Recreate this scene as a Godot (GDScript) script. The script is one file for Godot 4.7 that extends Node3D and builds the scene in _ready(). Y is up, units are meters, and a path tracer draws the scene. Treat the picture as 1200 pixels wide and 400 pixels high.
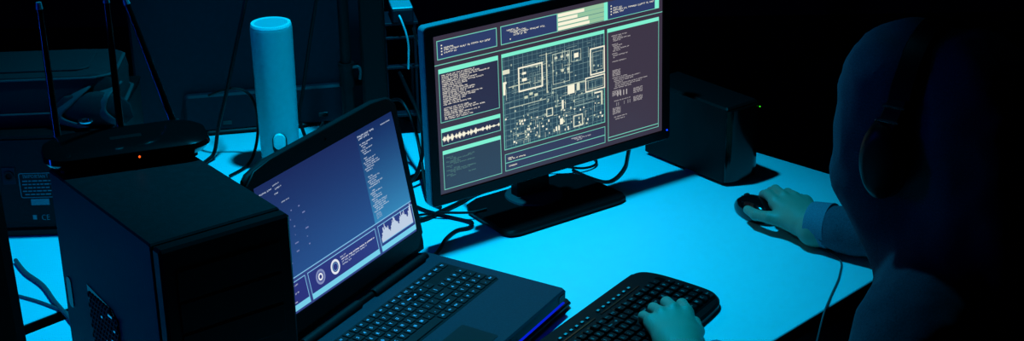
extends Node3D
# A dark workplace at night: two white desks under one cyan lamp, computers, and a hooded person.

var M := {}          # materials
var used := {}       # top-level names that are taken
var rng := RandomNumberGenerator.new()
const DESK := 0.74
const BAR_TURN := 0.25

# ------------------------------------------------------------------ geometry
class Geo:
	var v := PackedVector3Array()
	func tri(a: Vector3, b: Vector3, c: Vector3) -> void:
		v.append(a); v.append(b); v.append(c)
	func quad(a: Vector3, b: Vector3, c: Vector3, d: Vector3) -> void:
		tri(a, b, c); tri(a, c, d)
	# closed shapes appended from index `from` are turned so that their faces look outwards
	func close(from: int) -> void:
		var vol := 0.0
		for i in range(from, v.size(), 3):
			vol += v[i].dot(v[i + 1].cross(v[i + 2]))
		if vol > 0.0:
			for i in range(from, v.size(), 3):
				var t := v[i + 1]; v[i + 1] = v[i + 2]; v[i + 2] = t
	func box(c: Vector3, s: Vector3, b := 0.002, basis := Basis()) -> Geo:
		var from := v.size()
		var h := s * 0.5
		b = minf(b, minf(h.x, minf(h.y, h.z)) * 0.9)
		var P := func(sx, sy, sz, ax):
			var p := Vector3(sx * (h.x - b), sy * (h.y - b), sz * (h.z - b))
			p[ax] = [sx, sy, sz][ax] * h[ax]
			return c + basis * p
		for ax in 3:
			var o1 := (ax + 1) % 3; var o2 := (ax + 2) % 3
			for s0 in [-1, 1]:
				var q := []
				for pr in [[-1, -1], [1, -1], [1, 1], [-1, 1]]:
					var sg := [0, 0, 0]; sg[ax] = s0; sg[o1] = pr[0]; sg[o2] = pr[1]
					q.append(P.call(sg[0], sg[1], sg[2], ax))
				if s0 > 0: quad(q[0], q[1], q[2], q[3])
				else: quad(q[3], q[2], q[1], q[0])
				# edge strip between face ax and face o1, along o2
				for s1 in [-1, 1]:
					var e := []
					for z in [-1, 1]:
						var sg := [0, 0, 0]; sg[ax] = s0; sg[o1] = s1; sg[o2] = z
						e.append(P.call(sg[0], sg[1], sg[2], ax)); e.append(P.call(sg[0], sg[1], sg[2], o1))
					if s0 * s1 > 0: quad(e[0], e[1], e[3], e[2])
					else: quad(e[2], e[3], e[1], e[0])
		for sx in [-1, 1]:
			for sy in [-1, 1]:
				for sz in [-1, 1]:
					var a: Vector3 = P.call(sx, sy, sz, 0); var d: Vector3 = P.call(sx, sy, sz, 1); var e2: Vector3 = P.call(sx, sy, sz, 2)
					if sx * sy * sz > 0: tri(a, d, e2)
					else: tri(a, e2, d)
		close(from)
		return self
	func loft(rings: Array, caps := true) -> Geo:
		var from := v.size()
		var n: int = rings[0].size()
		for k in rings.size() - 1:
			for i in n:
				var j := (i + 1) % n
				quad(rings[k][i], rings[k][j], rings[k + 1][j], rings[k + 1][i])
		if caps:
			for e in [0, rings.size() - 1]:
				var c := Vector3.ZERO
				for p in rings[e]: c += p
				c /= n
				for i in n:
					var j := (i + 1) % n
					if e == 0: tri(c, rings[e][j], rings[e][i])
					else: tri(c, rings[e][i], rings[e][j])
		close(from)
		return self
	func lathe(profile: Array, n := 28, at := Vector3.ZERO, basis := Basis()) -> Geo:
		var rings := []
		for p in profile:
			var r := PackedVector3Array()
			for i in n:
				var t := TAU * i / n
				r.append(at + basis * Vector3(cos(t) * p[0], p[1], sin(t) * p[0]))
			rings.append(r)
		return loft(rings)
	# a flat outline (x, z) between heights y0 and y1, its rims cut by `bevel`
	func prism(poly: PackedVector2Array, y0: float, y1: float, bevel := 0.0, at := Vector3.ZERO, basis := Basis()) -> Geo:
		var n := poly.size()
		var area := 0.0
		for i in n: area += poly[i].cross(poly[(i + 1) % n])
		var sg := signf(area)
		var inner := PackedVector2Array()
		for i in n:
			var a := (poly[i] - poly[(i + n - 1) % n]).normalized()
			var b := (poly[(i + 1) % n] - poly[i]).normalized()
			var m := (a.orthogonal() + b.orthogonal()).normalized()
			var k := maxf(0.35, m.dot(a.orthogonal()))
			inner.append(poly[i] - m * sg * bevel / k)
		var mk := func(pl, y):
			var r := PackedVector3Array()
			for p in pl: r.append(at + basis * Vector3(p.x, y, p.y))
			return r
		var rings := [mk.call(poly, y0), mk.call(poly, y1)]
		if bevel > 0.0:
			rings = [mk.call(inner, y0), mk.call(poly, y0 + bevel), mk.call(poly, y1 - bevel), mk.call(inner, y1)]
		var from := v.size()
		for k in rings.size() - 1:
			for i in n:
				var j := (i + 1) % n
				quad(rings[k][i], rings[k][j], rings[k + 1][j], rings[k + 1][i])
		var idx := Geometry2D.triangulate_polygon(inner if bevel > 0.0 else poly)
		var flip := sg < 0
		if idx.size() >= 3:
			var ar := 0.0
			for i in range(0, idx.size(), 3):
				ar += (poly[idx[i + 1]] - poly[idx[i]]).cross(poly[idx[i + 2]] - poly[idx[i]])
			flip = ar * sg < 0.0
		for i in range(0, idx.size(), 3):
			var l: PackedVector3Array = rings[rings.size() - 1]; var f: PackedVector3Array = rings[0]
			if flip:
				tri(l[idx[i]], l[idx[i + 2]], l[idx[i + 1]]); tri(f[idx[i]], f[idx[i + 1]], f[idx[i + 2]])
			else:
				tri(l[idx[i]], l[idx[i + 1]], l[idx[i + 2]]); tri(f[idx[i]], f[idx[i + 2]], f[idx[i + 1]])
		close(from)
		return self
	# frame between two outlines of the same number of points, in the XY plane, from z0 to z1
	func ring(outer: PackedVector2Array, inner: PackedVector2Array, z0: float, z1: float, bevel := 0.0) -> Geo:
		var from := v.size()
		var n := outer.size()
		for i in n:
			var j := (i + 1) % n
			var A := func(p, z): return Vector3(p.x, p.y, z)
			var oi: Vector2 = outer[i]; var oj: Vector2 = outer[j]
			var si := oi - (oi - inner[i]).normalized() * bevel
			var sj := oj - (oj - inner[j]).normalized() * bevel
			quad(A.call(oi, z0), A.call(oj, z0), A.call(oj, z1 - bevel), A.call(oi, z1 - bevel))
			if bevel > 0.0: quad(A.call(oi, z1 - bevel), A.call(oj, z1 - bevel), A.call(sj, z1), A.call(si, z1))
			quad(A.call(si, z1), A.call(sj, z1), A.call(inner[j], z1), A.call(inner[i], z1))
			quad(A.call(inner[i], z1), A.call(inner[j], z1), A.call(inner[j], z0), A.call(inner[i], z0))
			quad(A.call(inner[i], z0), A.call(inner[j], z0), A.call(oj, z0), A.call(oi, z0))
		close(from)
		return self
	func tube(pts: Array, r, n := 8, sub := 6) -> Geo:
		var p: Array = Geo.smooth(pts, sub)
		var rings := []
		var up := Vector3.UP
		if absf((p[1] - p[0]).normalized().dot(up)) > 0.9: up = Vector3.RIGHT
		for i in p.size():
			var d: Vector3 = (p[mini(i + 1, p.size() - 1)] - p[maxi(i - 1, 0)]).normalized()
			var s := up.cross(d).normalized()
			up = d.cross(s).normalized()
			var rr: float = r if r is float else lerpf(r[0], r[1], float(i) / (p.size() - 1))
			var c := PackedVector3Array()
			for k in n:
				var t := TAU * k / n
				c.append(p[i] + (s * cos(t) + up * sin(t)) * rr)
			rings.append(c)
		return loft(rings)
	# flat band swept along points: width along `side`, thickness along the other way
	func band(pts: Array, side: Vector3, width: float, thick: float, sub := 6) -> Geo:
		var p: Array = Geo.smooth(pts, sub)
		var rings := []
		for i in p.size():
			var d: Vector3 = (p[mini(i + 1, p.size() - 1)] - p[maxi(i - 1, 0)]).normalized()
			var nn := side.cross(d).normalized()
			var w := side * width * 0.5; var t := nn * thick * 0.5
			rings.append(PackedVector3Array([p[i] - w - t * 0.4, p[i] - w * 0.85 - t, p[i] + w * 0.85 - t, p[i] + w - t * 0.4, p[i] + w + t * 0.4, p[i] + w * 0.85 + t, p[i] - w * 0.85 + t, p[i] - w + t * 0.4]))
		return loft(rings)
	static func smooth(pts: Array, sub: int) -> Array:
		if sub <= 1 or pts.size() < 3: return pts
		var out := []
		for i in pts.size() - 1:
			var a: Vector3 = pts[maxi(i - 1, 0)]; var b: Vector3 = pts[i]; var c: Vector3 = pts[i + 1]; var d: Vector3 = pts[mini(i + 2, pts.size() - 1)]
			for k in sub: out.append(b.cubic_interpolate(c, a, d, float(k) / sub))
		out.append(pts[-1])
		return out
	# normals are shared across edges flatter than `crease` degrees
	func mesh(crease := 35.0) -> ArrayMesh:
		var nf := v.size() / 3
		var fn := PackedVector3Array(); fn.resize(nf)
		var at := {}
		for f in nf:
			fn[f] = (v[f * 3 + 2] - v[f * 3]).cross(v[f * 3 + 1] - v[f * 3])
			for k in 3:
				var key := Vector3i((v[f * 3 + k] * 20000.0).round())
				if at.has(key): at[key].append(f)
				else: at[key] = [f]
		var nn := PackedVector3Array(); nn.resize(v.size())
		var lim := cos(deg_to_rad(crease))
		for f in nf:
			var u := fn[f].normalized()
			for k in 3:
				var s := Vector3.ZERO
				for g in at[Vector3i((v[f * 3 + k] * 20000.0).round())]:
					if fn[g].normalized().dot(u) >= lim: s += fn[g]
				nn[f * 3 + k] = s.normalized() if s.length_squared() > 0.0 else (u if u.length_squared() > 0.0 else Vector3.UP)
		var arr := []; arr.resize(Mesh.ARRAY_MAX)
		arr[Mesh.ARRAY_VERTEX] = v; arr[Mesh.ARRAY_NORMAL] = nn
		var m := ArrayMesh.new()
		m.add_surface_from_arrays(Mesh.PRIMITIVE_TRIANGLES, arr)
		return m

# a body as one surface: distances to tapered capsules joined softly, meshed as surface nets
class Nets:
	var bones := []      # [a, b, ra, rb, k]
	var cuts := []       # [centre, basis-scaled radii Vector3, basis]
	var folds := 0.0
	var noise: FastNoiseLite
	func bone(a: Vector3, b: Vector3, ra: float, rb: float, k := 0.03) -> void:
		bones.append([a, b, ra, rb, k])
	func build(g: Geo, cell: float, tf := Transform3D()) -> void:
		var lo := Vector3.INF; var hi := -Vector3.INF
		for b in bones:
			var m := maxf(b[2], b[3]) + cell * 3.0
			lo = lo.min(b[0] - Vector3.ONE * m).min(b[1] - Vector3.ONE * m)
			hi = hi.max(b[0] + Vector3.ONE * m).max(b[1] + Vector3.ONE * m)
		var dim := Vector3i(((hi - lo) / cell).ceil()) + Vector3i.ONE
		var nx := dim.x; var ny := dim.y; var nz := dim.z
		var fld := PackedFloat32Array(); fld.resize(nx * ny * nz); fld.fill(1.0)
		for b in bones:
			var a: Vector3 = b[0]; var ra: float = b[2]; var rb: float = b[3]; var k: float = b[4]
			var ab: Vector3 = b[1] - a
			var ll := maxf(ab.length_squared(), 1e-9)
			var m := maxf(ra, rb) + k + cell * 2.0
			var i0 := Vector3i(((a.min(b[1]) - Vector3.ONE * m - lo) / cell).floor()).clamp(Vector3i.ZERO, dim - Vector3i.ONE)
			var i1 := Vector3i(((a.max(b[1]) + Vector3.ONE * m - lo) / cell).ceil()).clamp(Vector3i.ZERO, dim - Vector3i.ONE)
			for z in range(i0.z, i1.z + 1):
				for y in range(i0.y, i1.y + 1):
					var row := (z * ny + y) * nx
					for x in range(i0.x, i1.x + 1):
						var p := lo + Vector3(x, y, z) * cell - a
						var t := clampf(p.dot(ab) / ll, 0.0, 1.0)
						var d := (p - ab * t).length() - lerpf(ra, rb, t)
						var f := fld[row + x]
						var h := maxf(k - absf(f - d), 0.0) / k
						fld[row + x] = minf(f, d) - h * h * k * 0.25
		for c in cuts:
			var cb: Basis = c[2].inverse()
			for z in nz:
				for y in ny:
					var row := (z * ny + y) * nx
					for x in nx:
						if fld[row + x] < 0.08:
							var q: Vector3 = cb * (lo + Vector3(x, y, z) * cell - c[0]) / c[1]
							fld[row + x] = maxf(fld[row + x], (1.0 - q.length()) * minf(c[1].x, minf(c[1].y, c[1].z)))
		if folds > 0.0:
			for z in nz:
				for y in ny:
					var row := (z * ny + y) * nx
					for x in nx:
						if absf(fld[row + x]) < 0.05:
							var q := lo + Vector3(x, y, z) * cell
							fld[row + x] += folds * (noise.get_noise_3d(q.x * 100.0, q.y * 60.0, q.z * 100.0) + 0.4 * noise.get_noise_3d(q.x * 230.0, q.y * 260.0, q.z * 230.0))
		var vid := PackedInt32Array(); vid.resize(nx * ny * nz); vid.fill(-1)
		var vs := PackedVector3Array()
		var off := [0, 1, nx, nx + 1, nx * ny, nx * ny + 1, nx * ny + nx, nx * ny + nx + 1]
		var ed := [[0, 1], [2, 3], [4, 5], [6, 7], [0, 2], [1, 3], [4, 6], [5, 7], [0, 4], [1, 5], [2, 6], [3, 7]]
		for z in nz - 1:
			for y in ny - 1:
				var row := (z * ny + y) * nx
				for x in nx - 1:
					var i := row + x
					var s0 := fld[i] < 0.0
					if s0 == (fld[i + 1] < 0.0) and s0 == (fld[i + nx] < 0.0) and s0 == (fld[i + nx + 1] < 0.0) and s0 == (fld[i + off[4]] < 0.0) and s0 == (fld[i + off[5]] < 0.0) and s0 == (fld[i + off[6]] < 0.0) and s0 == (fld[i + off[7]] < 0.0):
						continue
					var s := Vector3.ZERO; var n := 0
					for e in ed:
						var fa := fld[i + off[e[0]]]; var fb := fld[i + off[e[1]]]
						if (fa < 0.0) != (fb < 0.0):
							var t := fa / (fa - fb)
							var pa := Vector3(e[0] & 1, (e[0] >> 1) & 1, e[0] >> 2); var pb := Vector3(e[1] & 1, (e[1] >> 1) & 1, e[1] >> 2)
							s += pa.lerp(pb, t); n += 1
					vid[i] = vs.size()
					vs.append(tf * (lo + (Vector3(x, y, z) + s / n) * cell))
		var from := g.v.size()
		for z in range(1, nz - 1):
			for y in range(1, ny - 1):
				var row := (z * ny + y) * nx
				for x in range(1, nx - 1):
					var i := row + x
					var neg := fld[i] < 0.0
					for ax in 3:
						var st: int = [1, nx, nx * ny][ax]
						if neg == (fld[i + st] < 0.0): continue
						var u: int = [nx, nx * ny, 1][ax]; var w: int = [nx * ny, 1, nx][ax]
						var a := vid[i]; var b := vid[i - u]; var c := vid[i - u - w]; var d := vid[i - w]
						if a < 0 or b < 0 or c < 0 or d < 0: continue
						if neg: g.quad(vs[a], vs[b], vs[c], vs[d])
						else: g.quad(vs[d], vs[c], vs[b], vs[a])
		g.close(from)

func rrect(w: float, h: float, r: float, n := 5, c := Vector2.ZERO) -> PackedVector2Array:
	var out := PackedVector2Array()
	for q in 4:
		var cc := Vector2([1, -1, -1, 1][q] * (w * 0.5 - r), [1, 1, -1, -1][q] * (h * 0.5 - r)) + c
		for i in n + 1:
			var t := PI * 0.5 * (q + float(i) / n)
			out.append(cc + Vector2(cos(t), sin(t)) * r)
	return out

# ------------------------------------------------------------------ scene helpers
func numbered(called: String) -> String:
	if not used.has(called):
		used[called] = 0
		return called
	used[called] += 1
	return "%s_%03d" % [called, used[called]]

func tag(o: Node, label: String, category: String, group := "") -> Node:
	o.set_meta("label", label); o.set_meta("category", category)
	if group: o.set_meta("group", group)
	return o

func thing(called: String, label: String, category: String, at := Vector3.ZERO, yaw := 0.0, group := "") -> Node3D:
	var o := Node3D.new()
	o.name = numbered(called)
	add_child(o)
	o.position = at; o.rotation.y = deg_to_rad(yaw)
	tag(o, label, category, group)
	return o

func part(parent: Node, called: String, shape, material: Material, at := Vector3.ZERO, basis := Basis(), label := "") -> MeshInstance3D:
	var o := MeshInstance3D.new()
	o.name = called if parent != self else numbered(called)
	o.mesh = shape.mesh() if shape is Geo else shape
	o.material_override = material
	o.transform = Transform3D(basis, at)
	parent.add_child(o, true)
	if label: o.set_meta("label", label)
	return o

func single(called: String, shape, material: Material, label: String, category: String, group := "") -> MeshInstance3D:
	var o := part(self, called, shape, material)
	tag(o, label, category, group)
	return o

func structure(called: String, shape, material: Material, label := "") -> MeshInstance3D:
	var o := part(self, called, shape, material)
	o.set_meta("kind", "structure")
	if label: o.set_meta("label", label)
	return o

func noise_tex(freq: float, seed_: int, lo: Color, hi: Color, octaves := 4) -> NoiseTexture2D:
	var n := FastNoiseLite.new()
	n.seed = seed_; n.frequency = freq; n.fractal_octaves = octaves
	var t := NoiseTexture2D.new()
	t.width = 256; t.height = 256; t.seamless = true; t.noise = n
	var gr := Gradient.new()
	gr.set_color(0, lo); gr.set_color(1, hi)
	t.color_ramp = gr
	return t

func mat(called: String, c: Color, rough := 0.5, grain := 0.0, scale := 8.0, bump := 0.0, freq := 0.05) -> StandardMaterial3D:
	var m := StandardMaterial3D.new()
	m.resource_name = called
	m.albedo_color = c; m.roughness = rough
	if grain > 0.0:
		m.albedo_texture = noise_tex(freq, hash(called) % 1000, Color(1 - grain, 1 - grain, 1 - grain), Color.WHITE)
		m.uv1_triplanar = true; m.uv1_scale = Vector3.ONE * scale
	if bump > 0.0:
		m.heightmap_enabled = true
		m.heightmap_texture = noise_tex(0.2, 7 + hash(called) % 1000, Color.BLACK, Color.WHITE)
		m.heightmap_scale = bump
		m.uv1_triplanar = true; m.uv1_scale = Vector3.ONE * scale
	M[called] = m
	return m

func glow(called: String, c: Color, energy := 1.0) -> StandardMaterial3D:
	var m := StandardMaterial3D.new()
	m.resource_name = called
	m.albedo_color = Color.BLACK; m.emission_enabled = true; m.emission = c; m.emission_energy_multiplier = energy
	M[called] = m
	return m

func basis_from(fwd: Vector3, up := Vector3.UP) -> Basis:   # x to the side, y up, z forward
	var z := fwd.normalized()
	var x := up.cross(z).normalized()
	return Basis(x, z.cross(x), z)

# ------------------------------------------------------------------ the scene
func _ready() -> void:
	rng.seed = 11
	# camera
	var cam := Camera3D.new()
	cam.name = "camera"
	cam.position = Vector3(0, 1.992, 0)
	cam.rotation = Vector3(deg_to_rad(-22.365), 0, deg_to_rad(-0.992))
	cam.fov = 12.214; cam.near = 0.05; cam.far = 60.0
	add_child(cam); cam.current = true
	# sky and exposure: night outside a closed room
	var env := Environment.new()
	env.background_mode = Environment.BG_COLOR
	env.background_color = Color(0.0, 0.0, 0.004)
	env.tonemap_mode = Environment.TONE_MAPPER_LINEAR
	env.tonemap_exposure = 1.0
	env.sdfgi_enabled = true; env.ssao_enabled = true; env.ssil_enabled = true
	var we := WorldEnvironment.new()
	we.name = "environment"; we.environment = env
	add_child(we)
	materials()
	lamps()
	room()
	desks()
	monitor()
	laptop()
	tower()
	router()
	keyboard()
	mouse()
	speaker()
	rear_things()
	left_things()
	cables()
	person()
	headphones()

func lamps() -> void:
	# the cyan pendant above the monitor
	var at := Vector3(-0.12, 2.75, -2.84)
	var p := thing("pendant_lamp", "black cone pendant lamp hanging above the desk", "lamp", at)
	part(p, "shade", Geo.new().lathe([[0.03, 0.16], [0.035, 0.16], [0.15, -0.02], [0.147, -0.02], [0.03, 0.15], [0.0, 0.15]]), M.black_plastic)
	part(p, "cord", Geo.new().tube([Vector3(0, 0.15, 0), Vector3(0, 0.55, 0)], 0.004), M.cable)
	part(p, "bulb", Geo.new().lathe([[0.0, 0.035], [0.02, 0.03], [0.035, 0.01], [0.03, -0.02], [0.015, -0.035], [0.0, -0.038]], 16), M.cyan_bulb)
	var s := SpotLight3D.new()
	s.name = "pendant_beam"
	s.light_color = Color(0.0, 0.775, 1.0); s.light_energy = 6.8
	s.light_size = 0.05; s.shadow_enabled = true
	s.spot_range = 12.0; s.spot_attenuation = 2.0; s.spot_angle = 34.0; s.spot_angle_attenuation = 1.0
	p.add_child(s)
	s.look_at_from_position(at, Vector3(-0.30, DESK, -2.62), Vector3(0, 0, -1))
	# a blue light bar standing on the floor at the left
	var b := thing("floor_light_bar", "blue light bar standing on the floor at the left", "lamp", Vector3(-2.1, 0, -1.8))
	part(b, "base", Geo.new().lathe([[0.0, 0.0], [0.14, 0.0], [0.14, 0.015], [0.03, 0.025], [0.0, 0.025]], 28), M.black_plastic)
	part(b, "housing", Geo.new().box(Vector3(-0.02, 1.0, 0), Vector3(0.04, 1.96, 0.07), 0.008, Basis(Vector3.UP, BAR_TURN)), M.black_plastic)
	part(b, "tube", Geo.new().box(Vector3(0.0, 1.0, -0.0), Vector3(0.03, 1.7, 0.05), 0.008, Basis(Vector3.UP, BAR_TURN)), M.blue_tube, Basis(Vector3.UP, BAR_TURN) * Vector3(0.01, 0, 0))
	var a := AreaLight3D.new()
	a.name = "light_bar_glow"
	a.area_size = Vector2(0.05, 1.7)
	a.light_color = Color(0.0, 0.32, 1.0); a.light_energy = 1.0
	a.area_range = 12.0; a.area_attenuation = 2.0; a.shadow_enabled = true
	b.add_child(a)
	a.position = Vector3(0, 1.0, 0) + Basis(Vector3.UP, BAR_TURN) * Vector3(0.035, 0, 0)
	a.rotation = Vector3(0, BAR_TURN - PI / 2, 0)

func materials() -> void:
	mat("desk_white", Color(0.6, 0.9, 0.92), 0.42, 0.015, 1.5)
	mat("silver_trim", Color(0.5, 0.5, 0.52), 0.35)
	mat("speaker_black", Color(0.045, 0.045, 0.048), 0.5, 0.2, 10.0, 0.01)
	mat("desk_edge", Color(0.8, 0.8, 0.8), 0.5)
	mat("carpet", Color(0.12, 0.12, 0.13), 0.95, 0.5, 6.0, 0.3)
	mat("wall_paint", Color(0.16, 0.16, 0.17), 0.9, 0.1, 1.0)
	mat("black_plastic", Color(0.06, 0.06, 0.063), 0.38, 0.2, 12.0, 0.01)
	mat("matte_black", Color(0.085, 0.085, 0.09), 0.6, 0.25, 10.0, 0.02)
	mat("gloss_black", Color(0.04, 0.04, 0.042), 0.12)
	mat("monitor_grey", Color(0.24, 0.24, 0.25), 0.45, 0.1, 12.0, 0.01)
	mat("laptop_grey", Color(0.205, 0.21, 0.25), 0.5, 0.12, 14.0, 0.01)
	mat("laptop_key", Color(0.12, 0.12, 0.125), 0.5)
	mat("keyboard_black", Color(0.06, 0.06, 0.063), 0.42, 0.15, 14.0, 0.01)
	mat("key_black", Color(0.065, 0.065, 0.068), 0.42)
	mat("print_white", Color(0.6, 0.6, 0.6), 0.6)
	mat("print_grey", Color(0.5, 0.5, 0.5), 0.6)
	mat("tower_paint", Color(0.075, 0.08, 0.095), 0.5, 0.3, 5.0, 0.015)
	mat("panel_grey", Color(0.11, 0.12, 0.16), 0.55, 0.1, 5.0)
	mat("pale_plastic", Color(0.72, 0.72, 0.74), 0.35, 0.05, 5.0)
	mat("white_plastic", Color(0.9, 0.9, 0.9), 0.3)
	mat("cable", Color(0.05, 0.05, 0.055), 0.45)
	mat("grey_cable", Color(0.3, 0.3, 0.32), 0.5)
	mat("nylon", Color(0.14, 0.14, 0.15), 0.75, 0.4, 20.0, 0.05)
	mat("webbing", Color(0.2, 0.2, 0.21), 0.7, 0.4, 40.0, 0.05)
	mat("hoodie", Color(0.32, 0.36, 0.43), 0.95, 0.4, 22.0, 0.06)
	mat("cuff_knit", Color(0.54, 0.58, 0.66), 0.95, 0.35, 30.0, 0.08)
	M.hoodie.rim_enabled = true; M.hoodie.rim = 0.2
	mat("denim", Color(0.14, 0.16, 0.22), 0.95, 0.4, 25.0, 0.05)
	mat("shoe", Color(0.1, 0.1, 0.1), 0.7)
	mat("skin", Color(0.74, 0.57, 0.49), 0.5, 0.10, 30.0, 0.01)
	mat("eye_white", Color(0.8, 0.8, 0.8), 0.2)
	mat("hair", Color(0.06, 0.045, 0.04), 0.6)
	mat("metal", Color(0.55, 0.55, 0.57), 0.3)
	M.metal.metallic = 1.0
	mat("chrome", Color(0.7, 0.7, 0.72), 0.15)
	M.chrome.metallic = 1.0
	mat("leather", Color(0.08, 0.08, 0.085), 0.5, 0.2, 20.0, 0.05)
	mat("sticker", Color(0.12, 0.13, 0.16), 0.5)
	for k in ["speaker_black", "tower_paint", "black_plastic", "matte_black", "panel_grey", "keyboard_black", "key_black", "laptop_grey", "laptop_key", "nylon", "leather", "cable"]:
		M[k].metallic_specular = 0.27
	glow("cyan_bulb", Color(0.2, 0.85, 1.0), 4.0)
	glow("blue_tube", Color(0.0, 0.2, 1.0), 2.0)
	glow("legend_glow", Color(0.16, 0.66, 0.95), 1.5)
	glow("led_blue", Color(0.05, 0.25, 1.0), 1.6)
	glow("led_strip", Color(0.03, 0.14, 0.9), 0.8)
	glow("led_green", Color(0.2, 0.9, 0.1), 1.0)
	glow("led_orange", Color(1.0, 0.35, 0.08), 1.6)
	glow("led_cyan", Color(0.1, 0.6, 0.85), 0.7)

func room() -> void:
	var x0 := -2.4; var x1 := 3.0; var z0 := -6.2; var z1 := 1.6; var h := 3.3
	var cx := (x0 + x1) / 2; var cz := (z0 + z1) / 2; var w := x1 - x0; var d := z1 - z0
	structure("floor", Geo.new().box(Vector3(cx, -0.06, cz), Vector3(w + 0.4, 0.12, d + 0.4), 0.0), M.carpet, "dark carpet floor behind the desks")
	structure("ceiling", Geo.new().box(Vector3(cx, h + 0.06, cz), Vector3(w + 0.4, 0.12, d + 0.4), 0.0), M.wall_paint)
	structure("wall_back", Geo.new().box(Vector3(cx, h / 2, z0 - 0.1), Vector3(w + 0.4, h, 0.2), 0.0), M.wall_paint)
	structure("wall_front", Geo.new().box(Vector3(cx, h / 2, z1 + 0.1), Vector3(w + 0.4, h, 0.2), 0.0), M.wall_paint)
	structure("wall_left", Geo.new().box(Vector3(x0 - 0.1, h / 2, cz), Vector3(0.2, h, d), 0.0), M.wall_paint)
	structure("wall_right", Geo.new().box(Vector3(x1 + 0.1, h / 2, cz), Vector3(0.2, h, d), 0.0), M.wall_paint)
	structure("baseboard_back", Geo.new().box(Vector3(cx, 0.05, z0 + 0.01), Vector3(w, 0.1, 0.02), 0.004), M.matte_black)

func desk(label: String, x0: float, x1: float, z0: float, z1: float) -> void:
	# local x runs along the edge where the person sits, z towards the person
	var t := thing("desk", label, "desk", Vector3(0.88, 0, -2.766), 45.7)
	var c := Vector3((x0 + x1) / 2, DESK - 0.0125, (z0 + z1) / 2)
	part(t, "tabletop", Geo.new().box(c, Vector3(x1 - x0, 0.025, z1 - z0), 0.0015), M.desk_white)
	for x in [x0, x1]:
		part(t, "edge_band", Geo.new().box(Vector3(x + (-0.001 if x == x0 else 0.001), DESK - 0.0130, c.z), Vector3(0.002, 0.023, z1 - z0), 0.0005), M.desk_edge)
	part(t, "edge_band", Geo.new().box(Vector3(c.x, DESK - 0.0135, z1 + 0.001), Vector3(x1 - x0, 0.023, 0.002), 0.0005), M.speaker_black, Vector3.ZERO, Basis(), "dark front edge band")  # black colour stands in for the shade in the gap between desks
	for x in [x0 + 0.05, x1 - 0.05]:
		for z in [z0 + 0.05, z1 - 0.05]:
			part(t, "leg", Geo.new().box(Vector3(x, (DESK - 0.025) / 2, z), Vector3(0.045, DESK - 0.025, 0.045), 0.003), M.matte_black)

func desks() -> void:
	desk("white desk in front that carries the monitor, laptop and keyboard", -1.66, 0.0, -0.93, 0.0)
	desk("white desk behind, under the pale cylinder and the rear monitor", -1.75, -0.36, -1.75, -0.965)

# ------------------------------------------------------------------ screens
func rect(im: Image, s0: float, w0: float, s1: float, w1: float, c: Color) -> void:
	var W := im.get_width(); var H := im.get_height()
	var a := Vector2i(roundi(s0 * W), roundi(w0 * H)); var b := Vector2i(roundi(s1 * W), roundi(w1 * H))
	im.fill_rect(Rect2i(a, Vector2i(maxi(1, b.x - a.x), maxi(1, b.y - a.y))), c)

func outline(im: Image, s0: float, w0: float, s1: float, w1: float, px: int, c: Color) -> void:
	var dx := float(px) / im.get_width(); var dy := float(px) / im.get_height()
	rect(im, s0, w0, s1, w0 + dy, c); rect(im, s0, w1 - dy, s1, w1, c)
	rect(im, s0, w0, s0 + dx, w1, c); rect(im, s1 - dx, w0, s1, w1, c)

# a line of tiny unreadable characters, as the photograph shows them
func scribble(im: Image, s: float, w: float, s_end: float, size: int, c: Color) -> void:
	var x := roundi(s * im.get_width()); var y := roundi(w * im.get_height())
	var stop := roundi(s_end * im.get_width())
	var left := rng.randi_range(3, 9)
	while x < stop:
		if left == 0:
			left = rng.randi_range(2, 9); x += size
			continue
		left -= 1
		im.fill_rect(Rect2i(x, y, maxi(2, size / 3), size + 1), c)
		im.fill_rect(Rect2i(x, y + rng.randi_range(0, 2) * size / 2, size - 1, maxi(2, size / 3)), c)
		if rng.randf() < 0.5: im.fill_rect(Rect2i(x + size - 2, y + size / 3, maxi(1, size / 3), size * 2 / 3), c)
		x += size
	return

func screen_mat(im: Image, called: String) -> StandardMaterial3D:
	im.generate_mipmaps()
	var m := StandardMaterial3D.new()
	m.resource_name = called
	m.albedo_color = Color(0.02, 0.02, 0.02); m.roughness = 0.35
	m.emission_enabled = true; m.emission = Color.BLACK
	m.emission_texture = ImageTexture.create_from_image(im)
	return m

func screen_quad(x0: float, y0: float, x1: float, y1: float, z: float) -> ArrayMesh:
	var st := SurfaceTool.new()
	st.begin(Mesh.PRIMITIVE_TRIANGLES)
	var P := [Vector3(x0, y1, z), Vector3(x1, y1, z), Vector3(x1, y0, z), Vector3(x0, y0, z)]
	var U := [Vector2(0, 0), Vector2(1, 0), Vector2(1, 1), Vector2(0, 1)]
	for i in [0, 1, 2, 0, 2, 3]:
		st.set_normal(Vector3(0, 0, 1)); st.set_uv(U[i]); st.add_vertex(P[i])
	return st.commit()

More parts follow.
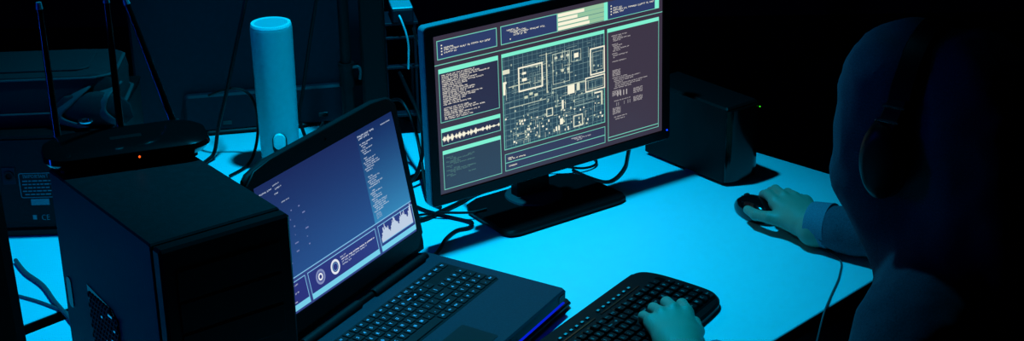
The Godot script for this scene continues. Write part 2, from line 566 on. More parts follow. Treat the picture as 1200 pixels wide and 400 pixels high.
func monitor_picture() -> Image:
	var im := Image.create(1600, 900, false, Image.FORMAT_RGB8)
	var bg := Color8(58, 50, 66); var mint := Color8(128, 240, 208); var line := Color8(116, 205, 182); var navy := Color8(46, 60, 104)
	var cream := Color8(250, 244, 218); var dim := Color8(44, 46, 72); var slate := Color8(48, 62, 80)
	im.fill(bg)
	# header row
	rect(im, 0.013, 0.029, 0.258, 0.148, navy); outline(im, 0.013, 0.029, 0.258, 0.148, 5, line)
	rect(im, 0.274, 0.029, 0.518, 0.148, navy); outline(im, 0.274, 0.029, 0.518, 0.148, 5, line)
	rect(im, 0.518, 0.029, 0.728, 0.148, Color8(150, 196, 160))
	for k in 4:
		rect(im, 0.52, 0.034 + k * 0.0285, [0.637, 0.606, 0.655, 0.66][k], 0.055 + k * 0.0285, cream)
		rect(im, 0.52, 0.057 + k * 0.0285, 0.728, 0.0605 + k * 0.0285, Color8(70, 120, 130) if k % 2 else Color8(110, 170, 155))
	rect(im, 0.726, 0.029, 0.984, 0.148, mint)
	rect(im, 0.743, 0.029, 0.964, 0.144, navy)
	for px in [0.03, 0.757]:
		for k in 4: rect(im, px, 0.058 + k * 0.018, px + 0.005, 0.066 + k * 0.018, cream)
		scribble(im, px + 0.012, 0.073, px + 0.05, 8, cream)
		scribble(im, px + 0.012, 0.088, px + 0.2, 8, cream)
		scribble(im, px + 0.012, 0.103, px + 0.058, 8, cream)
	scribble(im, 0.300, 0.058, 0.350, 8, cream); scribble(im, 0.314, 0.070, 0.385, 8, cream)
	scribble(im, 0.328, 0.082, 0.460, 8, cream); scribble(im, 0.328, 0.095, 0.380, 8, cream); rect(im, 0.312, 0.118, 0.316, 0.125, cream)
	rect(im, 0.0, 0.175, 1.0, 0.181, line)
	# left column
	rect(im, 0.015, 0.205, 0.260, 0.543, dim); outline(im, 0.015, 0.205, 0.260, 0.543, 4, line); rect(im, 0.015, 0.205, 0.260, 0.234, mint)
	var lens := [0.15, 0.17, 0.21, 0.13, 0.16, 0.185, 0.12, 0.10, 0.12, 0.15, 0.15, 0.11, 0.18, 0.15, 0.11, 0.09, 0.13, 0.0, 0.12, 0.15, 0.19, 0.10, 0.17, 0.12, 0.14]
	for k in lens.size():
		if lens[k] > 0: scribble(im, 0.027 + 0.0002 * k, 0.243 + k * 0.0116, 0.01 + lens[k], 6, Color8(232, 224, 208))
	rect(im, 0.015, 0.580, 0.261, 0.691, dim); outline(im, 0.015, 0.580, 0.261, 0.691, 4, line); rect(im, 0.015, 0.580, 0.261, 0.606, mint)
	for k in 300:
		var t := k / 300.0
		var a := 0.002 + 0.026 * absf(sin(t * 14.0 + 0.8 * sin(t * 31.0))) * absf(sin(t * 47.0)) * rng.randf_range(0.35, 1.0)
		rect(im, 0.018 + t * 0.239, 0.648 - a, 0.018 + (t + 0.0034) * 0.239, 0.648 + a, cream)
	rect(im, 0.017, 0.722, 0.260, 0.975, slate); outline(im, 0.017, 0.722, 0.260, 0.975, 4, line); rect(im, 0.017, 0.722, 0.260, 0.748, mint)
	for k in 14:
		scribble(im, 0.030 + 0.015 * (k % 3), 0.768 + k * 0.0095, 0.05 + 0.09 * rng.randf(), 5, Color8(84, 124, 116))
		if k % 4 == 1: scribble(im, 0.12, 0.768 + k * 0.0095, 0.15, 5, Color8(84, 124, 116))
	# centre: the circuit plan
	rect(im, 0.274, 0.205, 0.727, 0.829, Color8(46, 72, 88)); outline(im, 0.274, 0.205, 0.727, 0.829, 5, line); rect(im, 0.274, 0.205, 0.727, 0.229, mint)
	var grid := Color8(98, 132, 138)
	for k in 22: rect(im, 0.282 + k * 0.0203, 0.232, 0.2835 + k * 0.0203, 0.824, grid)
	for k in 17: rect(im, 0.277, 0.252 + k * 0.0345, 0.724, 0.2545 + k * 0.0345, grid)
	var trace := Color8(186, 198, 178); var faint := Color8(134, 160, 154)
	for k in 190:
		var s := rng.randf_range(0.28, 0.69); var w := rng.randf_range(0.26, 0.80)
		var l := rng.randf_range(0.01, 0.07)
		if k % 2: rect(im, s, w, minf(s + l, 0.722), w + 0.003, faint if k % 3 else trace)
		else: rect(im, s, w, s + 0.0018, minf(w + l * 1.3, 0.82), faint if k % 3 else trace)
	for k in 120:
		var s := rng.randf_range(0.28, 0.71); var w := rng.randf_range(0.62, 0.80) if k % 3 else rng.randf_range(0.28, 0.6)
		rect(im, s, w, s + rng.randf_range(0.003, 0.008), w + rng.randf_range(0.006, 0.016), [trace, cream, Color8(205, 212, 184)][k % 3])
	outline(im, 0.342, 0.316, 0.449, 0.476, 9, cream); rect(im, 0.360, 0.352, 0.376, 0.368, cream); rect(im, 0.358, 0.392, 0.379, 0.411, cream)
	for k in 3: outline(im, 0.392 + 0.016 * k, 0.37, 0.402 + 0.016 * k, 0.43, 2, faint)
	outline(im, 0.660, 0.308, 0.728, 0.488, 8, cream); outline(im, 0.672, 0.335, 0.72, 0.46, 3, trace)
	outline(im, 0.637, 0.494, 0.728, 0.592, 7, cream); outline(im, 0.65, 0.515, 0.72, 0.575, 3, trace)
	rect(im, 0.557, 0.512, 0.588, 0.572, cream); rect(im, 0.598, 0.512, 0.612, 0.562, Color8(225, 226, 200))
	rect(im, 0.588, 0.312, 0.608, 0.342, cream); outline(im, 0.575, 0.29, 0.62, 0.365, 3, trace)
	outline(im, 0.460, 0.630, 0.490, 0.684, 6, Color8(225, 226, 200)); outline(im, 0.580, 0.724, 0.624, 0.804, 7, Color8(225, 226, 200))
	outline(im, 0.492, 0.283, 0.568, 0.484, 4, trace); rect(im, 0.464, 0.264, 0.468, 0.527, Color8(215, 218, 190))
	rect(im, 0.277, 0.31, 0.306, 0.338, Color8(225, 226, 200)); rect(im, 0.277, 0.385, 0.286, 0.47, cream); rect(im, 0.277, 0.385, 0.292, 0.40, cream)
	rect(im, 0.30, 0.424, 0.388, 0.43, Color8(205, 212, 184)); rect(im, 0.488, 0.507, 0.64, 0.514, trace); rect(im, 0.30, 0.560, 0.46, 0.566, trace)
	for k in 3:
		rect(im, 0.502 + k * 0.026, 0.305, 0.514 + k * 0.026, 0.32, Color8(225, 226, 200)); rect(im, 0.507 + k * 0.026, 0.29, 0.509 + k * 0.026, 0.335, trace)
	for k in 2:
		rect(im, 0.530 + k * 0.026, 0.395, 0.541 + k * 0.026, 0.412, Color8(225, 226, 200)); rect(im, 0.5345 + k * 0.026, 0.36, 0.5365 + k * 0.026, 0.42, trace)
	for k in 3: rect(im, 0.366 + k * 0.022, 0.51 - 0.015 * (k % 2), 0.381 + k * 0.022, 0.527 - 0.015 * (k % 2), Color8(205, 212, 184))
	rect(im, 0.53, 0.60, 0.538, 0.66, cream); rect(im, 0.52, 0.72, 0.534, 0.76, cream); rect(im, 0.50, 0.765, 0.507, 0.795, cream); rect(im, 0.512, 0.765, 0.519, 0.795, cream)
	rect(im, 0.678, 0.605, 0.715, 0.615, cream); rect(im, 0.708, 0.605, 0.716, 0.70, Color8(205, 212, 184))
	# strip under the plan
	rect(im, 0.275, 0.857, 0.727, 0.970, Color8(52, 54, 84)); outline(im, 0.275, 0.857, 0.727, 0.970, 4, line); rect(im, 0.275, 0.913, 0.727, 0.919, line)
	scribble(im, 0.288, 0.882, 0.31, 6, cream); scribble(im, 0.29, 0.892, 0.365, 6, cream); scribble(im, 0.292, 0.936, 0.325, 7, cream)
	scribble(im, 0.57, 0.873, 0.62, 5, Color8(205, 205, 200)); scribble(im, 0.585, 0.882, 0.66, 5, Color8(205, 205, 200)); scribble(im, 0.595, 0.891, 0.62, 5, Color8(205, 205, 200))
	# right column
	rect(im, 0.740, 0.207, 0.984, 0.967, Color8(62, 54, 70)); outline(im, 0.740, 0.207, 0.984, 0.967, 4, line); rect(im, 0.740, 0.207, 0.984, 0.232, mint)
	rect(im, 0.740, 0.940, 0.984, 0.945, line)
	var pale := Color8(190, 184, 182)
	var rows := [[0.258, 0.76, 0.83], [0.270, 0.766, 0.81], [0.281, 0.766, 0.845], [0.292, 0.768, 0.8], [0.315, 0.762, 0.79], [0.326, 0.766, 0.81], [0.337, 0.77, 0.8], [0.348, 0.77, 0.84], [0.359, 0.766, 0.8], [0.378, 0.762, 0.785], [0.390, 0.766, 0.835], [0.402, 0.768, 0.772], [0.430, 0.763, 0.828], [0.540, 0.763, 0.83], [0.552, 0.77, 0.895], [0.564, 0.77, 0.86], [0.576, 0.775, 0.81], [0.588, 0.775, 0.93], [0.600, 0.775, 0.90], [0.612, 0.77, 0.85]]
	for r in rows: scribble(im, r[1], r[0], r[2], 5, pale)
	for k in 5: scribble(im, 0.763, 0.490 + k * 0.009, 0.80, 5, pale); scribble(im, 0.763, 0.748 + k * 0.009, 0.80, 5, pale)
	for k in 4:
		scribble(im, 0.762, 0.632 + k * 0.009, 0.80, 5, pale); scribble(im, 0.862, 0.645 + k * 0.010, 0.905, 5, pale)
		rect(im, 0.785 + k * 0.014, 0.64, 0.789 + k * 0.014, 0.675, pale); scribble(im, 0.862, 0.705 + k * 0.009, 0.905, 5, pale)
	for k in [0, 1, 4, 6, 7]: rect(im, 0.78 + k * 0.009, 0.715, 0.783 + k * 0.009, 0.74, Color8(140, 136, 140))
	scribble(im, 0.77, 0.700, 0.85, 4, pale); scribble(im, 0.77, 0.81, 0.83, 4, pale); scribble(im, 0.775, 0.825, 0.82, 4, pale)
	return im

func laptop_picture() -> Image:
	var im := Image.create(1376, 776, false, Image.FORMAT_RGB8)
	var edge := Color8(128, 190, 226); var band := Color8(118, 206, 232); var pale := Color8(196, 206, 222)
	# reflection fade painted into the screen picture, brighter downwards; lighter code pane over it
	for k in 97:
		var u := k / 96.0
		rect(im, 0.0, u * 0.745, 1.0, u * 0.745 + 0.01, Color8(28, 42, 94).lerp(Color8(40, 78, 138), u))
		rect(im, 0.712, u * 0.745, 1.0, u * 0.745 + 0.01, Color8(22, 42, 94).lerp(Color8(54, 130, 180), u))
	# x: -0.397 .. -0.015 from the right end of the hinge; y: 0.262 .. 0.044
	scribble(im, 0.72, 0.045, 0.84, 9, pale); scribble(im, 0.725, 0.065, 0.80, 9, pale); scribble(im, 0.90, 0.05, 0.97, 6, pale)
	for k in 34:
		if k in [6, 14, 15, 22]: continue
		scribble(im, 0.725 + 0.008 * (k % 3), 0.11 + k * 0.0165, 0.75 + rng.randf_range(0.01, 0.09), 6, pale)
	for k in 4: scribble(im, 0.735, 0.675 + k * 0.012, 0.77, 6, Color8(150, 170, 200))
	scribble(im, 0.03, 0.06, 0.11, 7, pale); scribble(im, 0.12, 0.045, 0.16, 7, pale); scribble(im, 0.13, 0.075, 0.17, 7, pale); scribble(im, 0.12, 0.11, 0.15, 7, pale)
	scribble(im, 0.15, 0.19, 0.2, 5, pale)
	for k in 26: rect(im, 0.03 + 0.07 * (k % 4) + rng.randf() * 0.03, 0.28 + 0.06 * (k / 4), 0.038 + 0.07 * (k % 4) + rng.randf() * 0.03, 0.29 + 0.06 * (k / 4), Color8(110, 120, 170))
	# bottom panels
	rect(im, 0.0, 0.745, 1.0, 1.0, Color8(52, 66, 130))
	for p in [[0.0, 0.185], [0.202, 0.703], [0.722, 1.0]]:
		rect(im, p[0], 0.775, p[1], 0.955, Color8(44, 50, 122)); outline(im, p[0], 0.775, p[1], 0.955, 5, edge); rect(im, p[0], 0.942, p[1], 0.985, band)
	rect(im, 0.0, 0.745, 1.0, 0.753, edge)
	for c in [[0.278, 0.86, [44, 38, 30, 17, 11]], [0.385, 0.86, [44, 30]]]:
		var cx := roundi(c[0] * 1376); var cy := roundi(c[1] * 776)
		var rr: Array = c[2]
		for y in range(-46, 47):
			for x in range(-46, 47):
				var d := sqrt(x * x + y * y)
				if rr.size() == 2:
					if d < rr[0] and d > rr[1]: im.set_pixel(cx + x, cy + y, Color8(225, 232, 240))
					elif d <= 24 and d > 21: im.set_pixel(cx + x, cy + y, edge)
				else:
					if d < rr[0] and d > 26: im.set_pixel(cx + x, cy + y, Color8(128, 140, 184) if d > 33 else Color8(96, 108, 166))
					elif d < 22 and d > 12: im.set_pixel(cx + x, cy + y, Color8(232, 236, 244))
	scribble(im, 0.43, 0.81, 0.47, 7, pale); scribble(im, 0.435, 0.832, 0.68, 7, Color.WHITE); scribble(im, 0.435, 0.852, 0.62, 7, pale); scribble(im, 0.435, 0.872, 0.50, 7, pale)
	for k in 5: scribble(im, 0.01, 0.80 + k * 0.03, 0.04 + rng.randf() * 0.12, 7, pale)
	for k in 52:
		var t := k / 52.0
		var hgt := 0.035 + 0.10 * absf(sin(t * 11.0)) * rng.randf_range(0.5, 1.0) + 0.03 * t
		rect(im, 0.735 + t * 0.25, 0.915 - hgt, 0.735 + (t + 0.02) * 0.25, 0.915, Color8(190, 204, 224))
	rect(im, 0.735, 0.915, 0.985, 0.921, edge)
	return im

# ------------------------------------------------------------------ the computers
func monitor() -> void:
	var t := thing("monitor", "black widescreen monitor showing a circuit plan and code panels", "monitor", Vector3(0.083, DESK, -2.827), 35.616)
	var tilt := Basis(Vector3.RIGHT, deg_to_rad(-1.36))
	var c := Vector3(0, 0.257, 0)
	var fr := Geo.new().ring(rrect(0.569, 0.339, 0.008), rrect(0.533, 0.301, 0.001), -0.004, 0.003, 0.0015)
	part(t, "bezel", fr, M.black_plastic, c, tilt)
	part(t, "side_trim", Geo.new().ring(rrect(0.572, 0.342, 0.009), rrect(0.560, 0.330, 0.006), -0.016, 0.0005, 0.0015), M.silver_trim, c, tilt)
	var bk := Geo.new()
	var flat := Basis(Vector3.RIGHT, PI / 2)   # prism height y -> z
	bk.prism(rrect(0.565, 0.335, 0.008), -0.028, -0.004, 0.006, Vector3.ZERO, flat)
	bk.prism(rrect(0.34, 0.22, 0.02), -0.05, -0.027, 0.008, Vector3(0, -0.01, 0), flat)
	part(t, "back_cover", bk, M.black_plastic, c, tilt)
	var sc := part(t, "screen", screen_quad(-0.2655, -0.1495, 0.2655, 0.1495, 0.0), screen_mat(monitor_picture(), "monitor_screen"), c, tilt, "lit screen with circuit plan, code lists and waveform panels")
	sc.set_meta("label", "lit screen with circuit plan, code lists and waveform panels")
	part(t, "power_light", Geo.new().lathe([[0.0, 0.001], [0.0018, 0.001], [0.0018, -0.001], [0.0, -0.001]], 10, Vector3.ZERO, flat), M.led_blue, c + tilt * Vector3(0.276, -0.150, 0.0035), Basis(), "small blue power light")
	var nk := Geo.new().box(Vector3(0, 0.105, -0.082), Vector3(0.078, 0.20, 0.028), 0.004)
	nk.box(Vector3(0, 0.22, -0.058), Vector3(0.1, 0.1, 0.03), 0.004)
	part(t, "neck", nk, M.black_plastic)
	var foot := PackedVector2Array([Vector2(-0.148, 0.028), Vector2(-0.14, 0.044), Vector2(-0.122, 0.05), Vector2(0.122, 0.05), Vector2(0.14, 0.044), Vector2(0.148, 0.028), Vector2(0.142, -0.09), Vector2(0.128, -0.118), Vector2(0.1, -0.13), Vector2(-0.1, -0.13), Vector2(-0.128, -0.118), Vector2(-0.142, -0.09)])
	part(t, "base", Geo.new().prism(foot, 0.0, 0.013, 0.004), M.black_plastic)
	part(t, "neck_collar", Geo.new().lathe([[0.0, 0.0125], [0.058, 0.0125], [0.056, 0.016], [0.045, 0.018], [0.0, 0.018]], 32, Vector3(0, 0, -0.07)), M.monitor_grey)

const ROWS := [["Esc", "F1", "F2", "F3", "F4", "F5", "F6", "F7", "F8", "F9", "F10", "F11", "F12", "Prt", "Ins", "Del", "Hm", "End", "Pg"],
	["`", "1", "2", "3", "4", "5", "6", "7", "8", "9", "0", "-", "=", "<-2", "Num", "/", "*", "-"],
	["Tab1.5", "Q", "W", "E", "R", "T", "Y", "U", "I", "O", "P", "[", "]", "|1.5", "7", "8", "9", "+"],
	["Caps1.75", "A", "S", "D", "F", "G", "H", "J", "K", "L", ";", "'", "Ent2.25", "4", "5", "6", "."],
	["Shift2.25", "Z", "X", "C", "V", "B", "N", "M", ",", ".", "/", "Shift1.75", "^", "1", "2", "3", "="],
	["Ctrl1.25", "Fn", "Win1.25", "Alt1.25", "Space5.25", "Alt1.25", "Fn", "Ctrl1", "<", "v", ">", "0", ".", "Ent"]]
var glyphs := {}
var caps := {}

func glyph(txt: String, size: float) -> TextMesh:
	var key := "%s|%.4f" % [txt, size]
	if not glyphs.has(key):
		var tm := TextMesh.new()
		var f := SystemFont.new(); f.font_names = PackedStringArray(["Droid Sans"])
		tm.font = f; tm.font_size = 16; tm.depth = 0.0002; tm.pixel_size = size / 16.0; tm.text = txt; tm.curve_step = 4.0
		glyphs[key] = tm
	return glyphs[key]

func key_mesh(w: float, d: float, h: float, slope: float) -> ArrayMesh:
	var k := "%.4f %.4f %.4f" % [w, d, h]
	if not caps.has(k):
		var top := 1.0 - slope
		var g := Geo.new()
		var rings := []
		for r in [[1.0, 0.0], [1.0, h * 0.15], [top, h * 0.85], [top - 0.06, h]]:
			var c := PackedVector3Array()
			for p in rrect(w * r[0], d * r[0], minf(w, d) * 0.12, 1): c.append(Vector3(p.x, r[1], p.y))
			rings.append(c)
		caps[k] = g.loft(rings).mesh(30.0)
	return caps[k]

func key_field(t: Node, x0: float, z0: float, pitch: float, key_h: float, y: float, slope: float, key_mat: Material, print_mat: Material, rows: Array, basis := Basis(), text := 0.0046) -> void:
	var lay := Basis(Vector3.RIGHT, -PI / 2)
	for r in rows.size():
		var x := x0
		for k in rows[r]:
			var txt: String = k; var units := 1.0
			var i := 0
			if k.length() > 2 and not k.begins_with("F"):
				for j in k.length():
					if k.substr(j).is_valid_float() and j > 0:
						units = k.substr(j).to_float(); txt = k.substr(0, j); break
			if txt == "gap":
				x += pitch * units
				continue
			var at := basis * Vector3(x + pitch * units * 0.5, y, z0 + pitch * (r + 0.5))
			var kp := part(t, "key", key_mesh(pitch * units - pitch * 0.12, pitch * 0.88, key_h, slope), key_mat, at, basis)
			if txt != "Space":
				var small := text * (1.0 if txt.length() == 1 else 0.62)
				part(kp, "legend", glyph(txt, small * 1.5), print_mat, Vector3(-pitch * units * 0.12, key_h + 0.0002, 0), lay)
			x += pitch * units

func laptop() -> void:
	var yaw := deg_to_rad(60.5); var tilt := deg_to_rad(2.76)
	var B := Basis(Vector3.UP, yaw) * Basis(Vector3.RIGHT, tilt)
	var hinge := Vector3(-0.152, 0.80, -2.53)   # right end of the hinge line on the deck
	var root := hinge + B * Vector3(-0.205, -0.028, 0.135)
	var t := thing("laptop", "open dark grey laptop with glowing key legends beside the black computer tower", "laptop", root)
	t.basis = B
	var deck := PackedVector2Array([Vector2(-0.205, -0.140), Vector2(-0.195, -0.152), Vector2(0.190, -0.152), Vector2(0.207, -0.135), Vector2(0.214, 0.130), Vector2(0.209, 0.137), Vector2(-0.197, 0.137), Vector2(-0.205, 0.130)])
	part(t, "base", Geo.new().prism(deck, 0.005, 0.028, 0.003), M.laptop_grey)
	part(t, "key_bed", Geo.new().prism(rrect(0.362, 0.117, 0.004, 3, Vector2(0.003, -0.035)), 0.0278, 0.0284, 0.0002), M.matte_black)
	part(t, "touchpad", Geo.new().prism(rrect(0.108, 0.068, 0.004, 3, Vector2(-0.04, 0.085)), 0.0278, 0.0286, 0.0003), M.laptop_key)
	var rows := []
	for r in ROWS: rows.append(r)
	key_field(t, -0.176, -0.0925, 0.0188, 0.0022, 0.0283, 0.04, M.laptop_key, M.legend_glow, rows, Basis(), 0.0048)
	# hinge covers
	for s in [-1, 1]:
		part(t, "hinge_cover", Geo.new().lathe([[0.0, 0.0], [0.0075, 0.001], [0.0085, 0.004], [0.0085, 0.15], [0.0075, 0.154], [0.0, 0.155]], 14, Vector3(0.02 * s, 0.031, -0.124), Basis(Vector3.BACK, -PI / 2 * s)), M.matte_black)
	part(t, "hinge_bar", Geo.new().lathe([[0.0, -0.19], [0.0062, -0.189], [0.0062, 0.189], [0.0, 0.19]], 12, Vector3(0, 0.029, -0.126), Basis(Vector3.BACK, PI / 2)), M.black_plastic)
	part(t, "front_corner", Geo.new().box(Vector3(0.196, 0.0165, 0.1345), Vector3(0.024, 0.016, 0.0065), 0.002), M.black_plastic)
	# lid
	var LB := Basis(Vector3.RIGHT, deg_to_rad(-13.8))
	var lat := Vector3(0, 0.030, -0.135)
	var lid := PackedVector2Array([Vector2(-0.203, 0.004), Vector2(0.203, 0.004), Vector2(0.206, 0.02), Vector2(0.206, 0.268), Vector2(0.202, 0.279), Vector2(0.192, 0.286), Vector2(0.15, 0.294), Vector2(-0.15, 0.294), Vector2(-0.192, 0.286), Vector2(-0.202, 0.279), Vector2(-0.206, 0.268), Vector2(-0.206, 0.02)])
	# prism height runs along -z of the lid
	part(t, "lid", Geo.new().prism(lid, 0.0012, 0.013, 0.003, Vector3.ZERO, Basis(Vector3.RIGHT, Vector3(0, 0, -1), Vector3.UP)), M.matte_black, lat, LB)
	var opening := PackedVector2Array(); var outer := PackedVector2Array()
	for i in 48:
		var a := TAU * i / 48.0
		var dir := Vector2(cos(a), sin(a))
		var k := minf(0.1915 / maxf(absf(dir.x), 1e-6), 0.1095 / maxf(absf(dir.y), 1e-6))
		opening.append(Vector2(-0.001, 0.153) + dir * k)
		var ko := minf(0.204 / maxf(absf(dir.x), 1e-6), 0.139 / maxf(absf(dir.y), 1e-6))
		var q := Vector2(0, 0.153) + dir * ko
		q.y = minf(q.y, 0.2925 - maxf(0.0, absf(q.x) - 0.15) * 0.18 - maxf(0.0, absf(q.x) - 0.188) * 0.6)
		q.y = maxf(q.y, 0.010)
		outer.append(q)
	part(t, "screen_frame", Geo.new().ring(outer, opening, -0.0014, 0.0016, 0.001), M.black_plastic, lat, LB)
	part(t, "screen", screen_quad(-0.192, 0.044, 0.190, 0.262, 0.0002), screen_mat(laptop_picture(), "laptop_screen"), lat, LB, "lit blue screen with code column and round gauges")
	part(t, "webcam", Geo.new().lathe([[0.0, 0.0012], [0.002, 0.0012], [0.002, -0.001], [0.0, -0.001]], 10, Vector3(0, 0.277, 0.0012), Basis(Vector3.RIGHT, PI / 2)), M.gloss_black, lat, LB)
	# the cooling stand under it
	var p := thing("laptop_cooling_stand", "thin black cooling stand with a blue light strip under the laptop", "laptop stand", Vector3(-0.152, DESK, -2.53), 60.5)
	var prof := PackedVector2Array([Vector2(-0.40, 0.01), Vector2(-0.01, 0.01), Vector2(-0.01, 0.262), Vector2(-0.40, 0.262)])
	var g := Geo.new().prism(prof, 0.0, 1.0, 0.0)
	for i in g.v.size():
		var q := g.v[i]
		g.v[i].y = lerpf(0.0345, 0.0225, clampf(q.z / 0.27, 0, 1)) if q.y > 0.5 else 0.011
	part(p, "riser", g, M.black_plastic)
	var low := PackedVector2Array([Vector2(-0.41, 0.0), Vector2(0.026, 0.0), Vector2(0.038, 0.012), Vector2(0.038, 0.258), Vector2(0.030, 0.268), Vector2(-0.41, 0.268)])
	part(p, "plate", Geo.new().prism(low, 0.005, 0.012, 0.002), M.black_plastic)
	part(p, "light_strip", Geo.new().box(Vector3(-0.19, 0.018, 0.265), Vector3(0.40, 0.003, 0.005), 0.001), M.led_strip, Vector3.ZERO, Basis(), "blue light strip")
	for x in [-0.37, 0.0]:
		for z in [0.03, 0.225]:
			part(p, "foot", Geo.new().lathe([[0.0, 0.0], [0.01, 0.0], [0.01, 0.0065], [0.0, 0.0065]], 12, Vector3(x, 0, z)), M.cable)

func tower() -> void:
	# front left top corner at (-0.446, 1.14, -1.82); front faces z+
	var t := thing("computer_tower", "black computer tower at the left front carrying the router", "computer", Vector3(-0.446, DESK, -1.82), 37.0)
	var w := 0.189; var d := 0.357; var h := 0.40
	var body := Geo.new().box(Vector3(w / 2, 0.012 + (h - 0.016) / 2, -d / 2 - 0.012), Vector3(w - 0.006, h - 0.016, d - 0.024), 0.002)
	part(t, "case", body, M.tower_paint)
	part(t, "side_panel", Geo.new().box(Vector3(0.002, 0.206, -d / 2 - 0.012), Vector3(0.004, 0.384, d - 0.03), 0.0015), M.tower_paint)
	part(t, "side_panel", Geo.new().box(Vector3(w - 0.002, 0.206, -d / 2 - 0.012), Vector3(0.004, 0.384, d - 0.03), 0.0015), M.tower_paint)
	part(t, "top_panel", Geo.new().box(Vector3(w / 2, h - 0.003, -d / 2 - 0.014), Vector3(w, 0.006, d - 0.028), 0.0025), M.tower_paint)
	part(t, "front_panel", Geo.new().box(Vector3(w / 2, 0.205, -0.0115), Vector3(w, 0.39, 0.023), 0.004), M.black_plastic)
	for k in 3:
		part(t, "drive_door", Geo.new().box(Vector3(w / 2, 0.345 - k * 0.046, 0.0008), Vector3(0.15, 0.042, 0.003), 0.001), M.black_plastic)
	part(t, "power_button", Geo.new().lathe([[0.0, 0.004], [0.009, 0.004], [0.01, 0.002], [0.01, -0.002], [0.0, -0.002]], 18, Vector3(w / 2, 0.19, 0.0), Basis(Vector3.RIGHT, PI / 2)), M.gloss_black)
	part(t, "front_grille", Geo.new().box(Vector3(w / 2, 0.09, 0.0006), Vector3(0.13, 0.13, 0.003), 0.001), M.matte_black)
	for x in [0.025, w - 0.025]:
		for z in [-0.035, -d + 0.035]:
			part(t, "foot", Geo.new().lathe([[0.0, 0.0], [0.015, 0.0], [0.017, 0.013], [0.0, 0.013]], 14, Vector3(x, 0, z)), M.cable)
	# side vent: a recessed dark plate behind a honeycomb of rings, on the left side (z runs to the back)
	var outl := [Vector2(-0.262, 0.255), Vector2(-0.180, 0.247), Vector2(-0.163, 0.236), Vector2(-0.163, 0.12), Vector2(-0.255, 0.12)]
	var pl := PackedVector2Array()
	for q in outl: pl.append(Vector2(q.x, -q.y))
	var vb := Basis(Vector3(0, 0, 1), Vector3(-1, 0, 0), Vector3(0, -1, 0))
	part(t, "vent_plate", Geo.new().prism(pl, -0.001, 0.0009, 0.0), M.gloss_black, Vector3.ZERO, vb)
	var ring := Geo.new()
	ring.loft([hexagon(0.0052, 0.0), hexagon(0.0052, 0.0018), hexagon(0.0036, 0.0018), hexagon(0.0036, 0.0), hexagon(0.0052, 0.0)], false)
	var rm := ring.mesh(20.0)
	for j in 15:
		for i in 11:
			var z := -0.26 + i * 0.0094 + (0.0047 if j % 2 else 0.0); var y := 0.249 - j * 0.0081
			if z > -0.166 or z < -0.258 or y < 0.125 or y > 0.250 - (z + 0.262) * 0.12: continue
			part(t, "vent_cell", rm, M.matte_black, Vector3(-0.0008, y, z), Basis(Vector3.BACK, PI / 2))
	for q in [[-0.185, 0.235, 1], [-0.175, 0.215, 0], [-0.182, 0.196, 1], [-0.176, 0.178, 0], [-0.184, 0.160, 1], [-0.215, 0.222, 0], [-0.205, 0.187, 0], [-0.21, 0.155, 0]]:
		part(t, "fan_light", Geo.new().box(Vector3(-0.0029, q[1], q[0]), Vector3(0.0006, 0.0028, 0.012 if q[2] else 0.004), 0.0002), M.led_cyan)
	part(t, "side_handle", Geo.new().prism(rrect(0.018, 0.05, 0.0088, 6), -0.001, 0.0012, 0.0008), M.gloss_black, Vector3(0, 0.215, -0.332), vb)

func hexagon(r: float, y: float) -> PackedVector3Array:
	var o := PackedVector3Array()
	for k in 6: o.append(Vector3(cos(PI / 3 * k + PI / 6) * r, y, sin(PI / 3 * k + PI / 6) * r))
	return o

func router() -> void:
	# lies on the tower's top, antennas at its rear edge
	var t := thing("wireless_router", "black rounded router with upright antennas on the computer tower", "router", Vector3(-0.557, 1.14, -2.150), 19.6)
	var rings := []
	for r in [[0.212, 0.082, 0.004, 0.0], [0.224, 0.094, 0.008, 0.0], [0.236, 0.104, 0.017, 0.0], [0.232, 0.101, 0.024, -0.001], [0.21, 0.085, 0.030, -0.004], [0.15, 0.05, 0.0325, -0.006]]:
		var c := PackedVector3Array()
		for p in rrect(r[0], r[1], minf(0.034, r[1] * 0.4), 6): c.append(Vector3(p.x, r[2], p.y + r[3]))
		rings.append(c)
	part(t, "body", Geo.new().loft(rings), M.gloss_black)
	part(t, "badge", Geo.new().box(Vector3(0.0, 0.0322, 0.004), Vector3(0.045, 0.001, 0.012), 0.0004), M.black_plastic)
	part(t, "status_light", Geo.new().lathe([[0.0, 0.0015], [0.0016, 0.001], [0.0016, -0.001], [0.0, -0.001]], 10, Vector3(0.012, 0.0170, 0.0522), Basis(Vector3.RIGHT, PI / 2)), M.led_orange, Vector3.ZERO, Basis(), "small orange status light")
	for q in [Vector3(-0.09, 0, 0.03), Vector3(0.09, 0, 0.03), Vector3(-0.09, 0, -0.03), Vector3(0.09, 0, -0.03)]:
		part(t, "foot", Geo.new().lathe([[0.0, 0.0], [0.007, 0.0], [0.007, 0.006], [0.0, 0.006]], 10, q), M.cable)
	var inv := t.transform.affine_inverse()
	for a in [[Vector3(-0.662, 1.155, -2.175), Vector3(-0.668, 1.358, -2.19)], [Vector3(-0.576, 1.16, -2.203), Vector3(-0.577, 1.36, -2.21)], [Vector3(-0.503, 1.16, -2.228), Vector3(-0.559, 1.345, -2.25)]]:
		var p0: Vector3 = inv * a[0]; var p1: Vector3 = inv * a[1]
		var an := part(t, "antenna", Geo.new().tube([p0, p0.lerp(p1, 0.12), p0.lerp(p1, 0.6), p1], [0.0062, 0.0042], 12, 4), M.gloss_black)
		part(an, "tip", Geo.new().tube([p1.lerp(p0, 0.03), p1, p1.lerp(p0, -0.02)], [0.0052, 0.0038], 10, 2), M.silver_trim)
		part(an, "joint", Geo.new().lathe([[0.0, -0.009], [0.007, -0.008], [0.0078, 0.0], [0.007, 0.008], [0.0, 0.009]], 14, p0, Basis(Vector3.BACK, PI / 2)), M.black_plastic)

